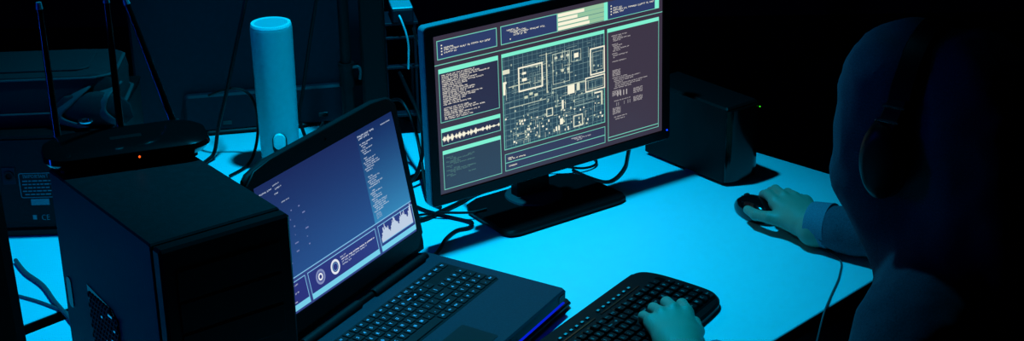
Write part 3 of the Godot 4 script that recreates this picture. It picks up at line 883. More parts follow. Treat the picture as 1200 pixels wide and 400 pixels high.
func keyboard() -> void:
	# long axis 55 degrees; z towards the person
	var U := Vector3(0.574, 0, -0.819); var N := Vector3(0.819, 0, 0.574)
	var c := U * 1.974 + N * -1.181
	var t := thing("keyboard", "black full-size keyboard with rounded ends under the left hand", "keyboard", Vector3(c.x, DESK, c.z), 55.0)
	var outl := PackedVector2Array()
	for p in [Vector2(-0.225, 0.07), Vector2(-0.2, 0.092), Vector2(-0.1, 0.098), Vector2(0.1, 0.098), Vector2(0.17, 0.096), Vector2(0.2, 0.09), Vector2(0.219, 0.072), Vector2(0.226, 0.045), Vector2(0.226, -0.02), Vector2(0.222, -0.06), Vector2(0.212, -0.085), Vector2(0.193, -0.096), Vector2(0.16, -0.099), Vector2(-0.1, -0.099), Vector2(-0.19, -0.097), Vector2(-0.215, -0.08), Vector2(-0.225, -0.05)]: outl.append(p)
	var sm := PackedVector2Array()
	var nn := outl.size()
	for i in nn:
		for k in 3: sm.append(Vector2(1.0, 0.91) * outl[i].cubic_interpolate(outl[(i + 1) % nn], outl[(i + nn - 1) % nn], outl[(i + 2) % nn], k / 3.0))
	var lift := Basis(Vector3.RIGHT, deg_to_rad(3.0))
	var up := Vector3(0, 0.006, 0)
	part(t, "body", Geo.new().prism(sm, 0.0, 0.014, 0.004), M.keyboard_black, up, lift)
	part(t, "key_well", Geo.new().prism(rrect(0.418, 0.118, 0.006, 3, Vector2(0, 0.013)), 0.0138, 0.0148, 0.0003), M.gloss_black, up, lift)
	var rows := []
	for r in ROWS.size():
		var row: Array = ROWS[r].duplicate()
		if r == 0: row = ["Esc", "gap0.5", "F1", "F2", "F3", "F4", "gap0.25", "F5", "F6", "F7", "F8", "gap0.25", "F9", "F10", "F11", "F12", "gap0.25", "Prt", "Scr", "Brk", "gap0.25", "Num", "/", "*", "-"]
		else:
			var main := 15.0; var got := []; var sum := 0.0
			for k in row:
				var u := 1.0
				for j in range(1, k.length()):
					if k.length() > 2 and k.substr(j).is_valid_float(): u = k.substr(j).to_float(); break
				if sum + u > main + 0.01: break
				got.append(k); sum += u
			if sum < main - 0.01: got.append("gap%.2f" % (main - sum))
			row = got + ["gap0.25"] + [["Ins", "Hm", "Pg"], ["Del", "End", "Pd"], ["gap1", "gap1", "gap1"], ["gap1", "^", "gap1"], ["<", "v", ">"]][r - 1] + ["gap0.25"] + [["7", "8", "9", "+"], ["4", "5", "6", "+"], ["1", "2", "3", "="], ["0", "00", ".", "Ent"], ["Fn", "M", "C", "Ent"]][r - 1]
		rows.append(row)
	var holder := t
	key_field(holder, -0.2075, -0.0425, 0.0184, 0.0075, 0.0145 + 0.006, 0.12, M.key_black, M.print_white, rows, lift, 0.0048)
	# media buttons along the back rim
	var bm := Geo.new().box(Vector3.ZERO, Vector3(0.009, 0.003, 0.006), 0.0012).mesh(30.0)
	for k in 21:
		if k in [6, 13]: continue
		var b := part(t, "media_button", bm, M.key_black, up + lift * Vector3(-0.19 + k * 0.0165, 0.0148, -0.0625), lift)
		part(b, "legend", Geo.new().box(Vector3(0, 0.0016, 0), Vector3(0.006, 0.0004, 0.0042), 0.0001), M.print_white)
	for s in [[-0.195, -0.1], [-0.08, 0.017], [0.035, 0.16]]:
		part(t, "groove", Geo.new().box(Vector3((s[0] + s[1]) / 2, 0.0142, -0.0535), Vector3(s[1] - s[0], 0.002, 0.004), 0.0008), M.gloss_black, up, lift)
	for x in [-0.18, 0.18]: part(t, "foot", Geo.new().box(Vector3(x, 0.006, -0.075), Vector3(0.03, 0.012, 0.012), 0.002), M.cable)
	for x in [-0.18, 0.18]: part(t, "foot", Geo.new().box(Vector3(x, 0.002, 0.075), Vector3(0.03, 0.004, 0.012), 0.001), M.cable)

func mouse() -> void:
	var fwd := Vector3(-0.40, 0, -0.917)
	var t := thing("mouse", "black computer mouse under the right hand", "mouse", Vector3(0.465, DESK, -2.797), rad_to_deg(atan2(fwd.x, fwd.z)))
	# local z forward (to the buttons)
	var rings := []
	var prof := [[0.0, 0.10, 0.35, 0.45], [0.006, 0.12, 0.70, 0.8], [0.016, 0.5, 1.0, 1.0], [0.026, 0.92, 0.94, 0.95], [0.033, 1.0, 0.76, 0.78], [0.037, 1.0, 0.45, 0.46], [0.039, 1.0, 0.12, 0.12]]
	for r in [[0.001, 0.96], [0.003, 1.0], [0.010, 1.02], [0.018, 0.98], [0.026, 0.88], [0.032, 0.7], [0.036, 0.45], [0.0375, 0.15]]:
		var c := PackedVector3Array()
		for i in 28:
			var a := TAU * i / 28.0
			var x: float = cos(a) * 0.032 * r[1] * (1.0 - 0.10 * sin(a) * sin(a) - 0.05 * cos(2 * a))
			var z: float = sin(a) * 0.058 * r[1]
			var y: float = r[0] * (1.0 - 0.35 * clampf(z / 0.058, 0, 1) * r[1])
			c.append(Vector3(x, y, z - 0.004 * (1.0 - r[1])))
		rings.append(c)
	part(t, "shell", Geo.new().loft(rings), M.gloss_black)
	part(t, "wheel", Geo.new().lathe([[0.0, -0.004], [0.008, -0.0035], [0.0085, 0.0], [0.008, 0.0035], [0.0, 0.004]], 16, Vector3(0, 0.0255, 0.03), Basis(Vector3.BACK, PI / 2)), M.cable)
	part(t, "button_seam", Geo.new().tube([Vector3(0, 0.0275, 0.018), Vector3(0, 0.0268, 0.03), Vector3(0, 0.0225, 0.046), Vector3(0, 0.012, 0.0565)], 0.0012, 6, 3), M.cable)

func speaker() -> void:
	# front left bottom corner; the front looks along z+
	var t := thing("desktop_speaker", "black box speaker with a glossy rounded front and green light", "speaker", Vector3(0.432, DESK, -2.926), 37.8)
	var w := 0.09; var d := 0.246; var h := 0.166
	var bodyp := PackedVector2Array([Vector2(0.0, -d), Vector2(w, -d), Vector2(w, -0.02), Vector2(w - 0.004, -0.014), Vector2(0.004, -0.014), Vector2(0.0, -0.02)])
	part(t, "cabinet", Geo.new().prism(bodyp, 0.004, h, 0.004), M.speaker_black)
	var fr := PackedVector2Array([Vector2(0.001, -0.015)])
	for k in 9:
		var u := k / 8.0
		fr.append(Vector2(0.001 + u * (w - 0.002), -0.013 + 0.009 * pow(sin(PI * u), 0.3)))
	fr.append(Vector2(w - 0.001, -0.015))
	part(t, "front_panel", Geo.new().prism(fr, 0.006, h - 0.003, 0.003), M.gloss_black)
	part(t, "status_light", Geo.new().lathe([[0.0, 0.0014], [0.0014, 0.001], [0.0014, -0.001], [0.0, -0.001]], 10, Vector3(w - 0.004, h - 0.013, -0.0065), Basis(Vector3.RIGHT, PI / 2)), M.led_green, Vector3.ZERO, Basis(), "small green status light")
	for q in [Vector3(0.015, 0, -0.04), Vector3(w - 0.015, 0, -0.04), Vector3(0.015, 0, -d + 0.02), Vector3(w - 0.015, 0, -d + 0.02)]:
		part(t, "foot", Geo.new().lathe([[0.0, 0.0], [0.006, 0.0], [0.006, 0.005], [0.0, 0.005]], 10, q), M.cable)

func rear_things() -> void:
	# large monitor seen from behind
	var t := thing("monitor", "large dark monitor seen from behind, standing on the rear desk", "monitor", Vector3(-0.812, DESK, -3.262), 11.0)
	part(t, "back_cover", Geo.new().prism(rrect(0.50, 0.44, 0.012), 0.0, 0.03, 0.005, Vector3(0.25, 0.228, -0.03), Basis(Vector3.RIGHT, PI / 2)), M.panel_grey)
	part(t, "lower_housing", Geo.new().prism(rrect(0.40, 0.085, 0.012), 0.0, 0.024, 0.005, Vector3(0.30, 0.052, -0.006), Basis(Vector3.RIGHT, PI / 2)), M.panel_grey)
	part(t, "screen", Geo.new().box(Vector3(0.25, 0.228, -0.031), Vector3(0.47, 0.40, 0.002), 0.0005), M.gloss_black)
	for k in 2: part(t, "port", Geo.new().box(Vector3(0.19 + 0.21 * k, 0.028, 0.0182), Vector3(0.02, 0.01, 0.002), 0.0005), M.gloss_black)
	part(t, "neck", Geo.new().box(Vector3(0.25, 0.07, -0.05), Vector3(0.08, 0.13, 0.025), 0.004), M.black_plastic)
	part(t, "base", Geo.new().prism(rrect(0.26, 0.16, 0.03), 0.0, 0.012, 0.004, Vector3(0.25, 0, -0.06)), M.black_plastic)
	# pale cylinder
	var c := thing("cylinder_speaker", "tall pale cylinder with a small round button near its foot", "speaker", Vector3(-0.481, DESK, -3.088))
	part(c, "body", Geo.new().lathe([[0.0, 0.0], [0.037, 0.0], [0.0395, 0.003], [0.0415, 0.15], [0.0425, 0.302], [0.0415, 0.307], [0.0, 0.307]], 40), M.pale_plastic)
	part(c, "top_ring", Geo.new().lathe([[0.032, 0.306], [0.0405, 0.306], [0.0415, 0.309], [0.040, 0.3135], [0.034, 0.3135], [0.032, 0.310], [0.032, 0.306]], 40), M.white_plastic)
	part(c, "top_plate", Geo.new().lathe([[0.0, 0.306], [0.033, 0.306], [0.033, 0.3125], [0.0, 0.3125]], 32), M.pale_plastic)
	part(c, "button", Geo.new().loft(capsule_rings(0.0125, 0.017)), M.white_plastic, Vector3(0.006, 0.072, 0.0405), Basis(Vector3.UP, 0.15) * Basis(Vector3.RIGHT, PI / 2))
	part(c, "button_socket", Geo.new().prism(rrect(0.03, 0.046, 0.0148, 8), 0.0, 0.004, 0.001), M.cable, Vector3(0.006, 0.066, 0.0385), Basis(Vector3.UP, 0.15) * Basis(Vector3.RIGHT, PI / 2))
	# tripod-like pole
	var p := thing("stand_pole", "slim black stand pole with a clamp before the rear monitor", "stand", Vector3(-0.344, DESK, -3.180))
	part(p, "base", Geo.new().lathe([[0.0, 0.0], [0.06, 0.0], [0.06, 0.006], [0.03, 0.012], [0.0, 0.012]], 28), M.speaker_black)
	part(p, "lower_tube", Geo.new().lathe([[0.0, 0.01], [0.0135, 0.01], [0.0135, 0.16], [0.0, 0.16]], 20), M.speaker_black)
	part(p, "clamp", Geo.new().lathe([[0.0, 0.145], [0.0165, 0.145], [0.0165, 0.15], [0.015, 0.155], [0.015, 0.18], [0.017, 0.185], [0.017, 0.195], [0.0, 0.195]], 20), M.speaker_black)
	part(p, "clamp_lever", Geo.new().tube([Vector3(0.014, 0.186, 0.006), Vector3(0.026, 0.188, 0.008), Vector3(0.03, 0.178, 0.008), Vector3(0.028, 0.16, 0.008)], 0.003, 8, 4), M.monitor_grey)
	part(p, "upper_tube", Geo.new().lathe([[0.0, 0.19], [0.0115, 0.19], [0.0115, 0.62], [0.0, 0.625]], 20), M.speaker_black)
	# slim column beside it
	var k := thing("column_speaker", "slim black column speaker standing right of the pole", "speaker", Vector3(-0.290, DESK, -3.232), 5.0)
	part(k, "cabinet", Geo.new().prism(rrect(0.054, 0.06, 0.008, 4), 0.012, 0.56, 0.004), M.speaker_black)
	part(k, "foot_plate", Geo.new().prism(rrect(0.09, 0.10, 0.015, 4), 0.0, 0.013, 0.003), M.black_plastic)
	part(k, "grille", Geo.new().box(Vector3(0, 0.30, -0.0305), Vector3(0.046, 0.46, 0.003), 0.001), M.cable)
	# small shelf with an adapter box on it
	var s := thing("small_shelf", "narrow dark shelf with steel posts between column speaker and monitor", "shelf", Vector3(-0.228, DESK, -3.285), 10.0)
	for y in [0.045, 0.155, 0.222]:
		part(s, "board", Geo.new().box(Vector3(-0.01, y, -0.02), Vector3(0.075, 0.006, 0.09), 0.001), M.panel_grey)
	for q in [Vector3(0.022, 0, 0.02), Vector3(-0.042, 0, 0.02), Vector3(0.022, 0, -0.06), Vector3(-0.042, 0, -0.06)]:
		part(s, "post", Geo.new().box(q + Vector3(0, 0.125, 0), Vector3(0.006, 0.25, 0.006), 0.001), M.panel_grey)
	part(s, "top_board", Geo.new().box(Vector3(-0.01, 0.253, -0.02), Vector3(0.08, 0.006, 0.09), 0.001), M.panel_grey)
	var a := thing("power_adapter", "pale adapter box with a white plug lead above the small shelf", "adapter", Vector3(-0.232, DESK + 0.256, -3.290), 10.0)
	part(a, "case", Geo.new().box(Vector3(0, 0.016, 0), Vector3(0.046, 0.03, 0.075), 0.003), M.panel_grey)
	part(a, "lid", Geo.new().box(Vector3(0, 0.0325, 0), Vector3(0.044, 0.004, 0.073), 0.0015), M.pale_plastic)
	part(a, "plug_lead", Geo.new().tube([Vector3(-0.008, 0.018, 0.037), Vector3(-0.004, 0.008, 0.046), Vector3(0.004, -0.02, 0.05), Vector3(0.008, -0.05, 0.048), Vector3(0.006, -0.1, 0.045)], 0.0022, 8, 6), M.white_plastic)

func capsule_rings(r: float, h: float) -> Array:
	var out := []
	for k in [[0.0, 1.0], [0.004, 1.0], [0.006, 0.9], [0.007, 0.6]]:
		var c := PackedVector3Array()
		for p in rrect(2 * r * k[1], (2 * r + h * 0.55) * k[1], r * k[1] * 0.98, 8): c.append(Vector3(p.x, k[0], p.y))
		out.append(c)
	return out

func office_chair(label: String, at: Vector3, yaw: float, back_top: float) -> void:
	# z is where the sitter looks
	var t := thing("office_chair", label, "chair", at, yaw)
	part(t, "seat", Geo.new().prism(rrect(0.5, 0.48, 0.1, 6), 0.37, 0.43, 0.02), M.leather)
	var bh := back_top - 0.48
	part(t, "backrest", Geo.new().prism(rrect(0.5, bh, 0.12, 8), -0.035, 0.035, 0.02, Vector3(0, 0.48 + bh / 2, -0.26), Basis(Vector3.RIGHT, PI / 2 - 0.06)), M.leather)
	part(t, "back_bracket", Geo.new().band([Vector3(0, 0.36, -0.05), Vector3(0, 0.36, -0.24), Vector3(0, 0.45, -0.29), Vector3(0, 0.62, -0.29)], Vector3.RIGHT, 0.06, 0.02), M.black_plastic)
	part(t, "gas_column", Geo.new().lathe([[0.0, 0.1], [0.03, 0.1], [0.03, 0.24], [0.02, 0.24], [0.02, 0.37], [0.0, 0.37]], 18), M.metal)
	for k in 5:
		var dir := Vector3(sin(TAU * k / 5), 0, cos(TAU * k / 5))
		part(t, "base_leg", Geo.new().tube([Vector3(0, 0.11, 0), dir * 0.15 + Vector3(0, 0.1, 0), dir * 0.3 + Vector3(0, 0.075, 0)], [0.024, 0.015], 10, 3), M.black_plastic)
		part(t, "caster", Geo.new().lathe([[0.0, -0.02], [0.027, -0.018], [0.03, 0.0], [0.027, 0.018], [0.0, 0.02]], 16, dir * 0.3 + Vector3(0, 0.03, 0), Basis(dir.cross(Vector3.UP).normalized(), Vector3(dir), Vector3.UP).orthonormalized() * Basis(Vector3.BACK, PI / 2)), M.cable)

func left_things() -> void:
	# equipment case with its sticker
	var t := thing("equipment_case", "black equipment case with warning sticker under the dark bag", "case", Vector3(-0.985, DESK, -2.757), 2.0)
	part(t, "body", Geo.new().box(Vector3(0, 0.106, -0.16), Vector3(0.48, 0.186, 0.318), 0.004), M.matte_black)
	part(t, "rear_plate", Geo.new().box(Vector3(0, 0.112, 0.0), Vector3(0.46, 0.168, 0.005), 0.001), M.matte_black)
	part(t, "base_rail", Geo.new().box(Vector3(0, 0.008, -0.155), Vector3(0.47, 0.016, 0.318), 0.003), M.black_plastic)
	part(t, "lid_rim", Geo.new().box(Vector3(0, 0.202, -0.158), Vector3(0.485, 0.010, 0.325), 0.003), M.black_plastic)
	var stk := part(t, "sticker", Geo.new().ring(rrect(0.062, 0.05, 0.004, 3), rrect(0.0595, 0.0475, 0.003, 3), 0.0, 0.0004), M.print_grey, Vector3(0.094, 0.104, 0.0026), Basis(), "warning sticker with rounded outline")
	part(stk, "lettering", glyph("IMPORTANT", 0.0085), M.print_grey, Vector3(0.0, 0.018, 0.0002))
	for k in 5:
		var wd: float = [0.05, 0.052, 0.045, 0.053, 0.046][k]
		var x := -wd / 2
		while x < wd / 2:
			var l := rng.randf_range(0.004, 0.010)
			part(stk, "print_line", Geo.new().box(Vector3(x + l / 2, 0.009 - k * 0.0068, 0.0002), Vector3(l, 0.0022, 0.0003), 0.0), M.print_grey)
			x += l + 0.0018
	part(t, "barcode_label", Geo.new().box(Vector3(0.097, 0.070, 0.0028), Vector3(0.034, 0.0125, 0.0005), 0.0), M.print_grey)
	part(t, "conformity_mark", glyph("CE", 0.014), M.print_grey, Vector3(0.104, 0.038, 0.003))
	part(t, "bin_mark", Geo.new().box(Vector3(0.083, 0.039, 0.0028), Vector3(0.007, 0.009, 0.0005), 0.0), M.print_grey)
	part(t, "fan_plate", Geo.new().box(Vector3(0.046, 0.125, 0.003), Vector3(0.024, 0.034, 0.002), 0.0005), M.panel_grey)
	part(t, "fan_ring", Geo.new().lathe([[0.006, 0.0], [0.0095, 0.0], [0.0095, 0.0025], [0.006, 0.0025], [0.006, 0.0]], 20, Vector3(0.046, 0.125, 0.004), Basis(Vector3.RIGHT, PI / 2)), M.matte_black)
	# bag on it
	var b := thing("equipment_bag", "dark padded bag with crumpled straps on the equipment case", "bag", Vector3(-0.960, DESK + 0.207, -2.872), 4.0)
	b.scale = Vector3(1.0, 0.62, 0.64)
	var ns := FastNoiseLite.new(); ns.seed = 5; ns.frequency = 0.02
	var rings := []
	for r in [[0.0, 0.42, 0.26], [0.008, 0.44, 0.27], [0.05, 0.45, 0.275], [0.11, 0.446, 0.27], [0.145, 0.436, 0.262], [0.158, 0.42, 0.25], [0.163, 0.36, 0.2], [0.164, 0.15, 0.08]]:
		var c := PackedVector3Array()
		for q in rrect(r[1], r[2], r[2] * 0.22, 6):
			var w := 0.010 * ns.get_noise_3d(q.x * 600, r[0] * 900, q.y * 600)
			c.append(Vector3(q.x * (1 + w * 4), r[0] + (w * 1.0 if r[0] > 0.01 else 0.0), q.y * (1 + w * 4)))
		rings.append(c)
	part(b, "shell", Geo.new().loft(rings), M.nylon)
	part(b, "top_flap", Geo.new().prism(rrect(0.36, 0.19, 0.03, 5), 0.160, 0.168, 0.003), M.nylon, Vector3(-0.01, 0, 0))
	for y in [0.045, 0.150]:
		var loop := []
		for q in rrect(0.454 - (0.018 if y > 0.1 else 0.0), 0.277 - (0.014 if y > 0.1 else 0.0), 0.058, 5): loop.append(Vector3(q.x, y, q.y))
		loop.append(loop[0])
		part(b, "piping", Geo.new().tube(loop, 0.0035, 8, 2), M.webbing)
	part(b, "strap", Geo.new().band([Vector3(0.19, 0.15, 0.02), Vector3(0.165, 0.12, 0.125), Vector3(0.13, 0.075, 0.152), Vector3(0.11, 0.035, 0.156), Vector3(0.16, 0.01, 0.175)], Vector3(0.78, 0.3, 0.5).normalized(), 0.03, 0.006, 8), M.webbing)
	part(b, "strap", Geo.new().band([Vector3(0.215, 0.11, 0.06), Vector3(0.20, 0.10, 0.14), Vector3(0.19, 0.06, 0.16), Vector3(0.205, 0.03, 0.165), Vector3(0.22, 0.008, 0.15)], Vector3(0.9, 0.1, 0.4).normalized(), 0.028, 0.006, 8), M.webbing)
	part(b, "pouch", Geo.new().loft([pouch_ring(0.06, 0.02, 0.0), pouch_ring(0.075, 0.03, 0.02), pouch_ring(0.07, 0.03, 0.06), pouch_ring(0.05, 0.02, 0.09), pouch_ring(0.02, 0.01, 0.10)]), M.nylon, Vector3(0.175, 0.006, 0.135))
	part(b, "buckle", Geo.new().lathe([[0.008, 0.0], [0.014, 0.0], [0.014, 0.005], [0.008, 0.005], [0.008, 0.0]], 16, Vector3(0.165, 0.03, 0.178), Basis(Vector3.RIGHT, 0.3)), M.chrome)
	# chair at the end of the desk
	office_chair("tall black chair back at the left edge of the picture", Vector3(-0.840, 0, -1.96), 180.0, 1.43)

func pouch_ring(w: float, d: float, y: float) -> PackedVector3Array:
	var c := PackedVector3Array()
	for i in 18:
		var a := TAU * i / 18.0
		c.append(Vector3(cos(a) * w * (1 + 0.06 * sin(3 * a)), y, sin(a) * d * (1 + 0.1 * cos(4 * a))))
	return c

func cables() -> void:
	var V := func(a): 
		var o := []
		for i in range(0, a.size(), 3): o.append(Vector3(a[i], a[i + 1], a[i + 2]))
		return o
	var list := [
		["black cable hanging before the rear monitor, left of the pale cylinder", M.cable, 0.004, [-0.66, 0.745, -3.07, -0.640, 0.747, -3.11, -0.626, 0.76, -3.128, -0.614, 0.812, -3.13, -0.591, 0.888, -3.13, -0.563, 0.989, -3.13, -0.530, 1.11, -3.13, -0.52, 1.2, -3.14, -0.515, 1.24, -3.15]],
		["thin black cable looping down close beside the pale cylinder", M.cable, 0.0032, [-0.635, 0.87, -3.17, -0.607, 0.887, -3.15, -0.576, 0.892, -3.15, -0.55, 0.882, -3.15, -0.535, 0.851, -3.145, -0.533, 0.803, -3.14, -0.541, 0.760, -3.12, -0.553, 0.745, -3.08, -0.58, 0.744, -3.03]],
		["black cable rising behind the pale cylinder on its right", M.cable, 0.004, [-0.41, 0.745, -3.09, -0.425, 0.75, -3.145, -0.446, 0.821, -3.155, -0.436, 0.878, -3.16, -0.418, 0.971, -3.16, -0.393, 1.09, -3.16, -0.38, 1.18, -3.17, -0.375, 1.22, -3.18]],
		["short black cable curling on the desk behind the laptop lid", M.cable, 0.0035, [-0.40, 0.744, -3.10, -0.415, 0.748, -3.13, -0.413, 0.78, -3.16, -0.40, 0.80, -3.185]],
		["black cable bending across the desk between laptop and monitor foot", M.cable, 0.0034, [-0.155, 0.744, -2.60, -0.136, 0.744, -2.658, -0.126, 0.744, -2.702, -0.107, 0.744, -2.74, -0.083, 0.745, -2.752, -0.078, 0.746, -2.772, -0.098, 0.744, -2.79, -0.135, 0.744, -2.812, -0.175, 0.744, -2.842, -0.21, 0.746, -2.88]],
		["thick black cable running from the laptop towards the monitor's back", M.cable, 0.0042, [-0.215, 0.745, -2.77, -0.17, 0.745, -2.795, -0.142, 0.745, -2.825, -0.11, 0.745, -2.862, -0.069, 0.745, -2.918, -0.018, 0.745, -2.955, 0.03, 0.75, -3.0]],
		["thin cable lying across the bright desk left of monitor foot", M.cable, 0.0026, [-0.23, 0.743, -2.80, -0.19, 0.743, -2.815, -0.14, 0.752, -2.806, -0.10, 0.754, -2.80, -0.075, 0.755, -2.80, -0.05, 0.757, -2.81]],
		["black cable hanging in a loop beside the monitor's left edge", M.cable, 0.0042, [-0.235, 0.90, -3.21, -0.21, 0.895, -3.10, -0.185, 0.87, -3.02, -0.178, 0.82, -2.99, -0.19, 0.77, -2.97, -0.215, 0.748, -2.95, -0.25, 0.745, -2.93]],
		["black cable arching low behind the laptop's screen corner", M.cable, 0.0036, [-0.25, 0.86, -3.15, -0.225, 0.875, -3.10, -0.20, 0.84, -3.06, -0.185, 0.80, -3.0, -0.175, 0.765, -2.93, -0.165, 0.748, -2.88, -0.14, 0.744, -2.85]],
		["black cable curving from the monitor foot to the speaker", M.cable, 0.0034, [0.125, 0.744, -3.03, 0.154, 0.744, -2.992, 0.188, 0.744, -2.965, 0.211, 0.744, -2.985, 0.232, 0.745, -3.039, 0.242, 0.745, -3.10, 0.25, 0.75, -3.16]],
		["thin black cable looped behind the monitor stand", M.cable, 0.0026, [0.06, 0.76, -3.02, 0.11, 0.755, -3.02, 0.15, 0.748, -3.03, 0.175, 0.746, -3.06, 0.165, 0.75, -3.10, 0.12, 0.755, -3.10, 0.09, 0.77, -3.08]],
		["thin grey mouse cable running off the desk's front edge", M.grey_cable, 0.0018, [0.492, 0.75, -2.745, 0.53, 0.742, -2.68, 0.585, 0.742, -2.60, 0.575, 0.742, -2.529, 0.545, 0.742, -2.45, 0.520, 0.740, -2.385, 0.50, 0.70, -2.34]],
		["thick dark cable on the desk left of the computer tower", M.grey_cable, 0.0042, [-0.91, 0.745, -2.64, -0.877, 0.745, -2.587, -0.832, 0.745, -2.534, -0.792, 0.745, -2.466, -0.752, 0.745, -2.405, -0.72, 0.745, -2.35]],
		["thin blue-grey cable on the desk left of the computer tower", M.grey_cable, 0.0028, [-0.91, 0.743, -2.52, -0.851, 0.743, -2.491, -0.816, 0.743, -2.47, -0.779, 0.743, -2.443, -0.735, 0.743, -2.41]],
		["cable dropping behind the monitor's top left corner", M.cable, 0.003, [-0.205, 0.985, -3.25, -0.19, 0.97, -3.18, -0.16, 0.955, -3.08, -0.12, 0.94, -2.95, -0.09, 0.93, -2.85]],
	]
	for l in list:
		single("cable", Geo.new().tube(V.call(l[3]), l[2], 8, 6), l[1], l[0], "cable", "loose cables on the desks")

# ------------------------------------------------------------------ the person
func hand(g: Geo, wrist: Vector3, fwd: Vector3, up: Vector3, thumb_side: float, curls: Array, thumb: Array, arm_to: Vector3, spread := [0.10, 0.02, -0.06, -0.14]) -> void:
	# local: x to the thumb, y over the back of the hand, z to the finger tips
	var z := fwd.normalized()
	var x := (z.cross(up)).normalized() * thumb_side
	var y := up - z * up.dot(z); y = y.normalized()
	var tf := Transform3D(Basis(x, y, z), wrist)
	var n := Nets.new()
	var mcp := [Vector3(0.030, 0.002, 0.088), Vector3(0.009, 0.005, 0.093), Vector3(-0.012, 0.003, 0.088), Vector3(-0.031, -0.002, 0.079)]
	var lens := [[0.043, 0.026, 0.021], [0.047, 0.029, 0.022], [0.043, 0.027, 0.022], [0.034, 0.021, 0.019]]
	var rad := [0.0098, 0.0100, 0.0094, 0.0084]
	var arm: Vector3 = tf.affine_inverse() * arm_to
	n.bone(arm, Vector3(0, -0.004, -0.02), 0.034, 0.027, 0.02)
	n.bone(Vector3(0.008, -0.004, -0.02), Vector3(0.012, -0.004, 0.03), 0.022, 0.020, 0.02)
	n.bone(Vector3(-0.010, -0.005, -0.02), Vector3(-0.018, -0.006, 0.03), 0.021, 0.018, 0.02)
	for i in 4:
		n.bone(Vector3(0.011 - 0.008 * i, -0.004, 0.012), mcp[i] - Vector3(0, 0.004, 0.004), 0.018, 0.0128, 0.012)
	n.bone(Vector3(0.02, -0.008, 0.015), Vector3(0.034, -0.012, 0.055), 0.018, 0.013, 0.012)     # base of the thumb
	for i in 4:
		var p: Vector3 = mcp[i]
		var pitch := 0.0
		var dir := Vector3(sin(spread[i]), 0, cos(spread[i]))
		for j in 3:
			pitch += deg_to_rad(curls[i][j])
			var q: Vector3 = p + (dir * cos(pitch) - Vector3.UP * sin(pitch)) * lens[i][j]
			n.bone(p, q, rad[i] * [1.08, 0.98, 0.9][j], rad[i] * [0.98, 0.9, 0.78][j], 0.0035)
			p = q
	n.bone(Vector3(0.028, -0.012, 0.030), thumb[0], 0.0135, 0.0115, 0.008)
	n.bone(thumb[0], thumb[1], 0.0112, 0.0102, 0.004)
	n.bone(thumb[1], thumb[2], 0.0102, 0.0084, 0.004)
	n.build(g, 0.0028, tf)

